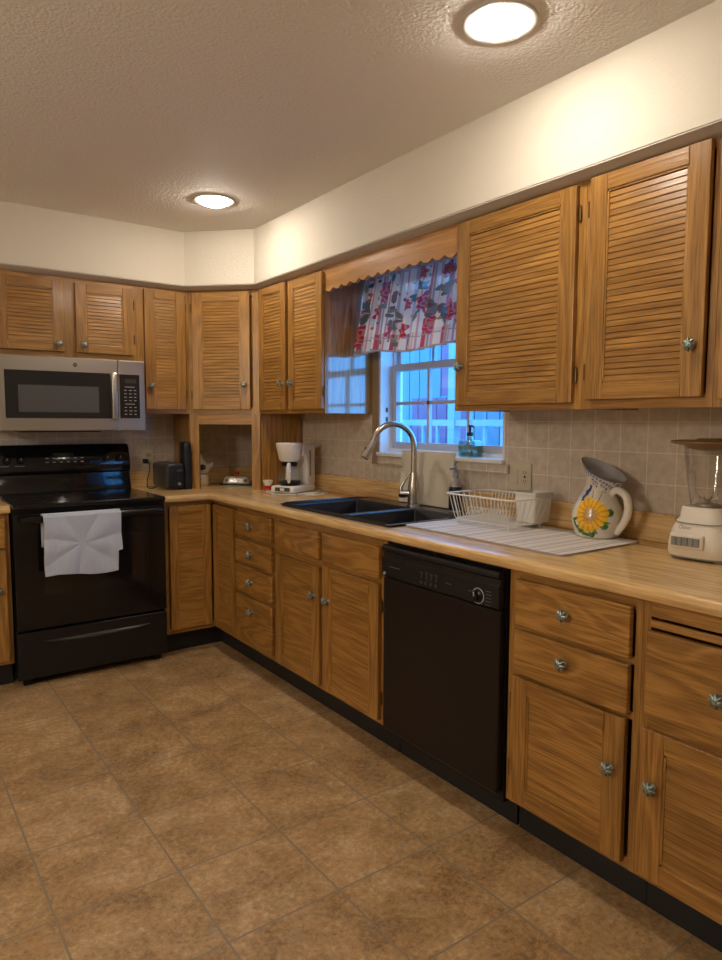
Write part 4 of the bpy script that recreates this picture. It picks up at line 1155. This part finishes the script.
for a in (.3, 1.6, 3.0, 4.4, 5.6): b.tube([(.046*cos(a), .046*sin(a), .172), (.0535*cos(a), .0535*sin(a), .22), (.0605*cos(a), .0605*sin(a), .27)], .0022, 6)
obj('rib', b, GLASSC, jr, smooth=60)
b = MB(); b.lathe([(0, .161), (.034, .161), (.034, .168), (.010, .172), (.006, .180), (0, .181)], seg=20)
for a in (0, 1.57, 3.14, 4.71): b.tube([(.004*cos(a), .004*sin(a), .178), (.024*cos(a), .024*sin(a), .184), (.030*cos(a), .030*sin(a), .194)], [.003, .0035, .001], 6)
obj('blade', b, STEEL, bl, smooth=40)
b = MB(); b.tube([(.072, 0, .32), (.105, 0, .315), (.115, 0, .28), (.108, 0, .22), (.085, 0, .19), (.054, 0, .185)], [.007]*6, 10); obj('jar_handle', b, GLASSC, jr, smooth=50)
b = MB(); b.lathe([(.040, .330), (.066, .338), (.075, .344), (.104, .350), (.110, .353), (.110, .357), (.100, .360), (.040, .362), (.036, .366), (0, .366)], seg=56); obj('lid', b, flat('tan_lid', (.22, .135, .045), .35), bl, smooth=40)

# ------------------------------------------------------------------ curtain
cu_ = thing('window_curtain', 'short floral and striped gathered curtain across the top of the window', 'curtain', (-.06, -1.82, 1.69))
NU, NVc = 460, 170
yA, yB = -1.350, -2.288
rnd = random.Random(11)
flowers = []
for s_, t_, r in ((.07, .10, .050), (.60, .10, .046), (.34, .31, .050), (.90, .11, .036), (1.18, .28, .050), (1.38, .10, .045), (.14, .30, .035), (.75, .36, .028), (1.02, .34, .03), (.47, .17, .022), (.63, .22, .022), (.25, .20, .040), (1.10, .15, .038), (1.30, .24, .036), (.80, .22, .040), (.45, .09, .036), (.95, .22, .03), (1.42, .33, .04), (.05, .22, .03)):
    flowers.append((s_, t_, r*1.35))
leaves = []
for k in range(130):
    f = rnd.choice(flowers); a = rnd.uniform(0, 2*pi); leaves.append((f[0]+cos(a)*(f[2]+.03), f[1]+sin(a)*(f[2]+.022), rnd.uniform(0, pi), rnd.uniform(.018, .034), rnd.choice(((.16, .17, .13), (.26, .24, .19), (.10, .17, .20), (.22, .14, .12)))))
dots = [(rnd.uniform(0, 1.45), rnd.uniform(.1, .4), rnd.uniform(.004, .009), rnd.choice(((.35, .03, .04), (.10, .16, .2), (.45, .28, .08)))) for k in range(90)]
def ccol(s_, t_):
    c_ = (.84, .80, .74)
    st = (s_ % .145)/.145
    if t_ > .385: 
        return (.42, .36, .33) if sin(s_*190)+sin(s_*77+t_*160) > .3 else (.62, .5, .48)
    if .04 < st < .13: c_ = (.62, .20, .24)
    elif .15 < st < .18: c_ = (.40, .34, .34)
    elif .30 < st < .335: c_ = (.66, .34, .36)
    elif .55 < st < .66: c_ = (.52, .44, .44)
    elif .80 < st < .84: c_ = (.60, .24, .27)
    if t_ < .085:
        q = (s_ % .072)/.072
        if t_ < .008 or .062 < t_ < .066: return (.45, .36, .28)
        if .1 < q < .32: c_ = (.55, .07, .09)
        elif .38 < q < .46: c_ = (.40, .33, .26)
        elif .52 < q < .58: c_ = (.62, .30, .32)
        if t_ > .066: c_ = tuple(x*.9 for x in c_)
    for lx, lt, la, lr, lc in leaves:
        dx, dt = s_-lx, t_-lt
        if abs(dx) < lr and abs(dt) < lr:
            p_ = dx*cos(la)+dt*sin(la); q = -dx*sin(la)+dt*cos(la)
            if (p_/lr)**2+(q/(lr*.42))**2 < 1: c_ = lc
    for fx, ft, fr in flowers:
        dx, dt = s_-fx, t_-ft
        if abs(dx) < fr*1.2 and abs(dt) < fr*1.2:
            d = math.hypot(dx, dt); th = atan2(dt, dx); R_l = fr*(.86+.14*sin(7*th+fx*9))
            if d < R_l:
                if d < fr*.28: c_ = (.55, .25, .07) if sin(th*6) > 0 else (.55, .10, .05)
                elif sin(d/fr*16+2*sin(th*5)) > .45: c_ = (.62, .22, .24)
                else: c_ = (.46, .03, .05)
    for dx_, dt_, dr_, dc_ in dots:
        if (s_-dx_)**2+(t_-dt_)**2 < dr_*dr_: c_ = dc_
    return c_
cols = []
b = MB()
Vc = []
for i in range(NU+1):
    u = i/NU; row = []
    ph = 2*pi*13*u + 1.1*sin(6*u)
    for j_ in range(NVc+1):
        v = j_/NVc; t_ = v*.430
        amp = .017+.017*(1-v)+.004*sin(11*u+2)
        # a gathered tie swags the cloth in three places
        tie = 0
        for tu in (.115, .52, .93): tie += math.exp(-((u-tu)/.035)**2)*math.exp(-((v-.42)/.05)**2)
        x = -.062-.075*(1-v)**1.1+amp*sin(ph+.5*(1-v))*(1-.5*tie)-.008*tie
        if v > .93: x = -.062+(x+.062)*.5
        z = 1.664+t_ + (.006*sin(9*u)+.004*sin(2*pi*13*u))*(1-v) + .012*math.exp(-((u-.2)/.1)**2)*(1-v)
        y = yA+(yB-yA)*u+.004*cos(ph)*(1-v)
        row.append(b.bm.verts.new((x+.06, y+1.82, z-1.69))); cols.append((u*1.45, t_))
    Vc.append(row)
for i in range(NU):
    for j_ in range(NVc): b.face([Vc[i][j_], Vc[i+1][j_], Vc[i+1][j_+1], Vc[i][j_+1]])
fab = obj('fabric', b, CURT, cu_, smooth=80)
ca_ = fab.data.color_attributes.new('pattern', 'FLOAT_COLOR', 'POINT')
for i, (s_, t_) in enumerate(cols): ca_.data[i].color = (*ccol(s_, t_), 1)
b = MB(); b.tube([(-.002, .475, .385), (-.002, -.462, .385)], .006, 12); obj('rod', b, WHITE, cu_, smooth=60)
bpy.context.view_layer.update()
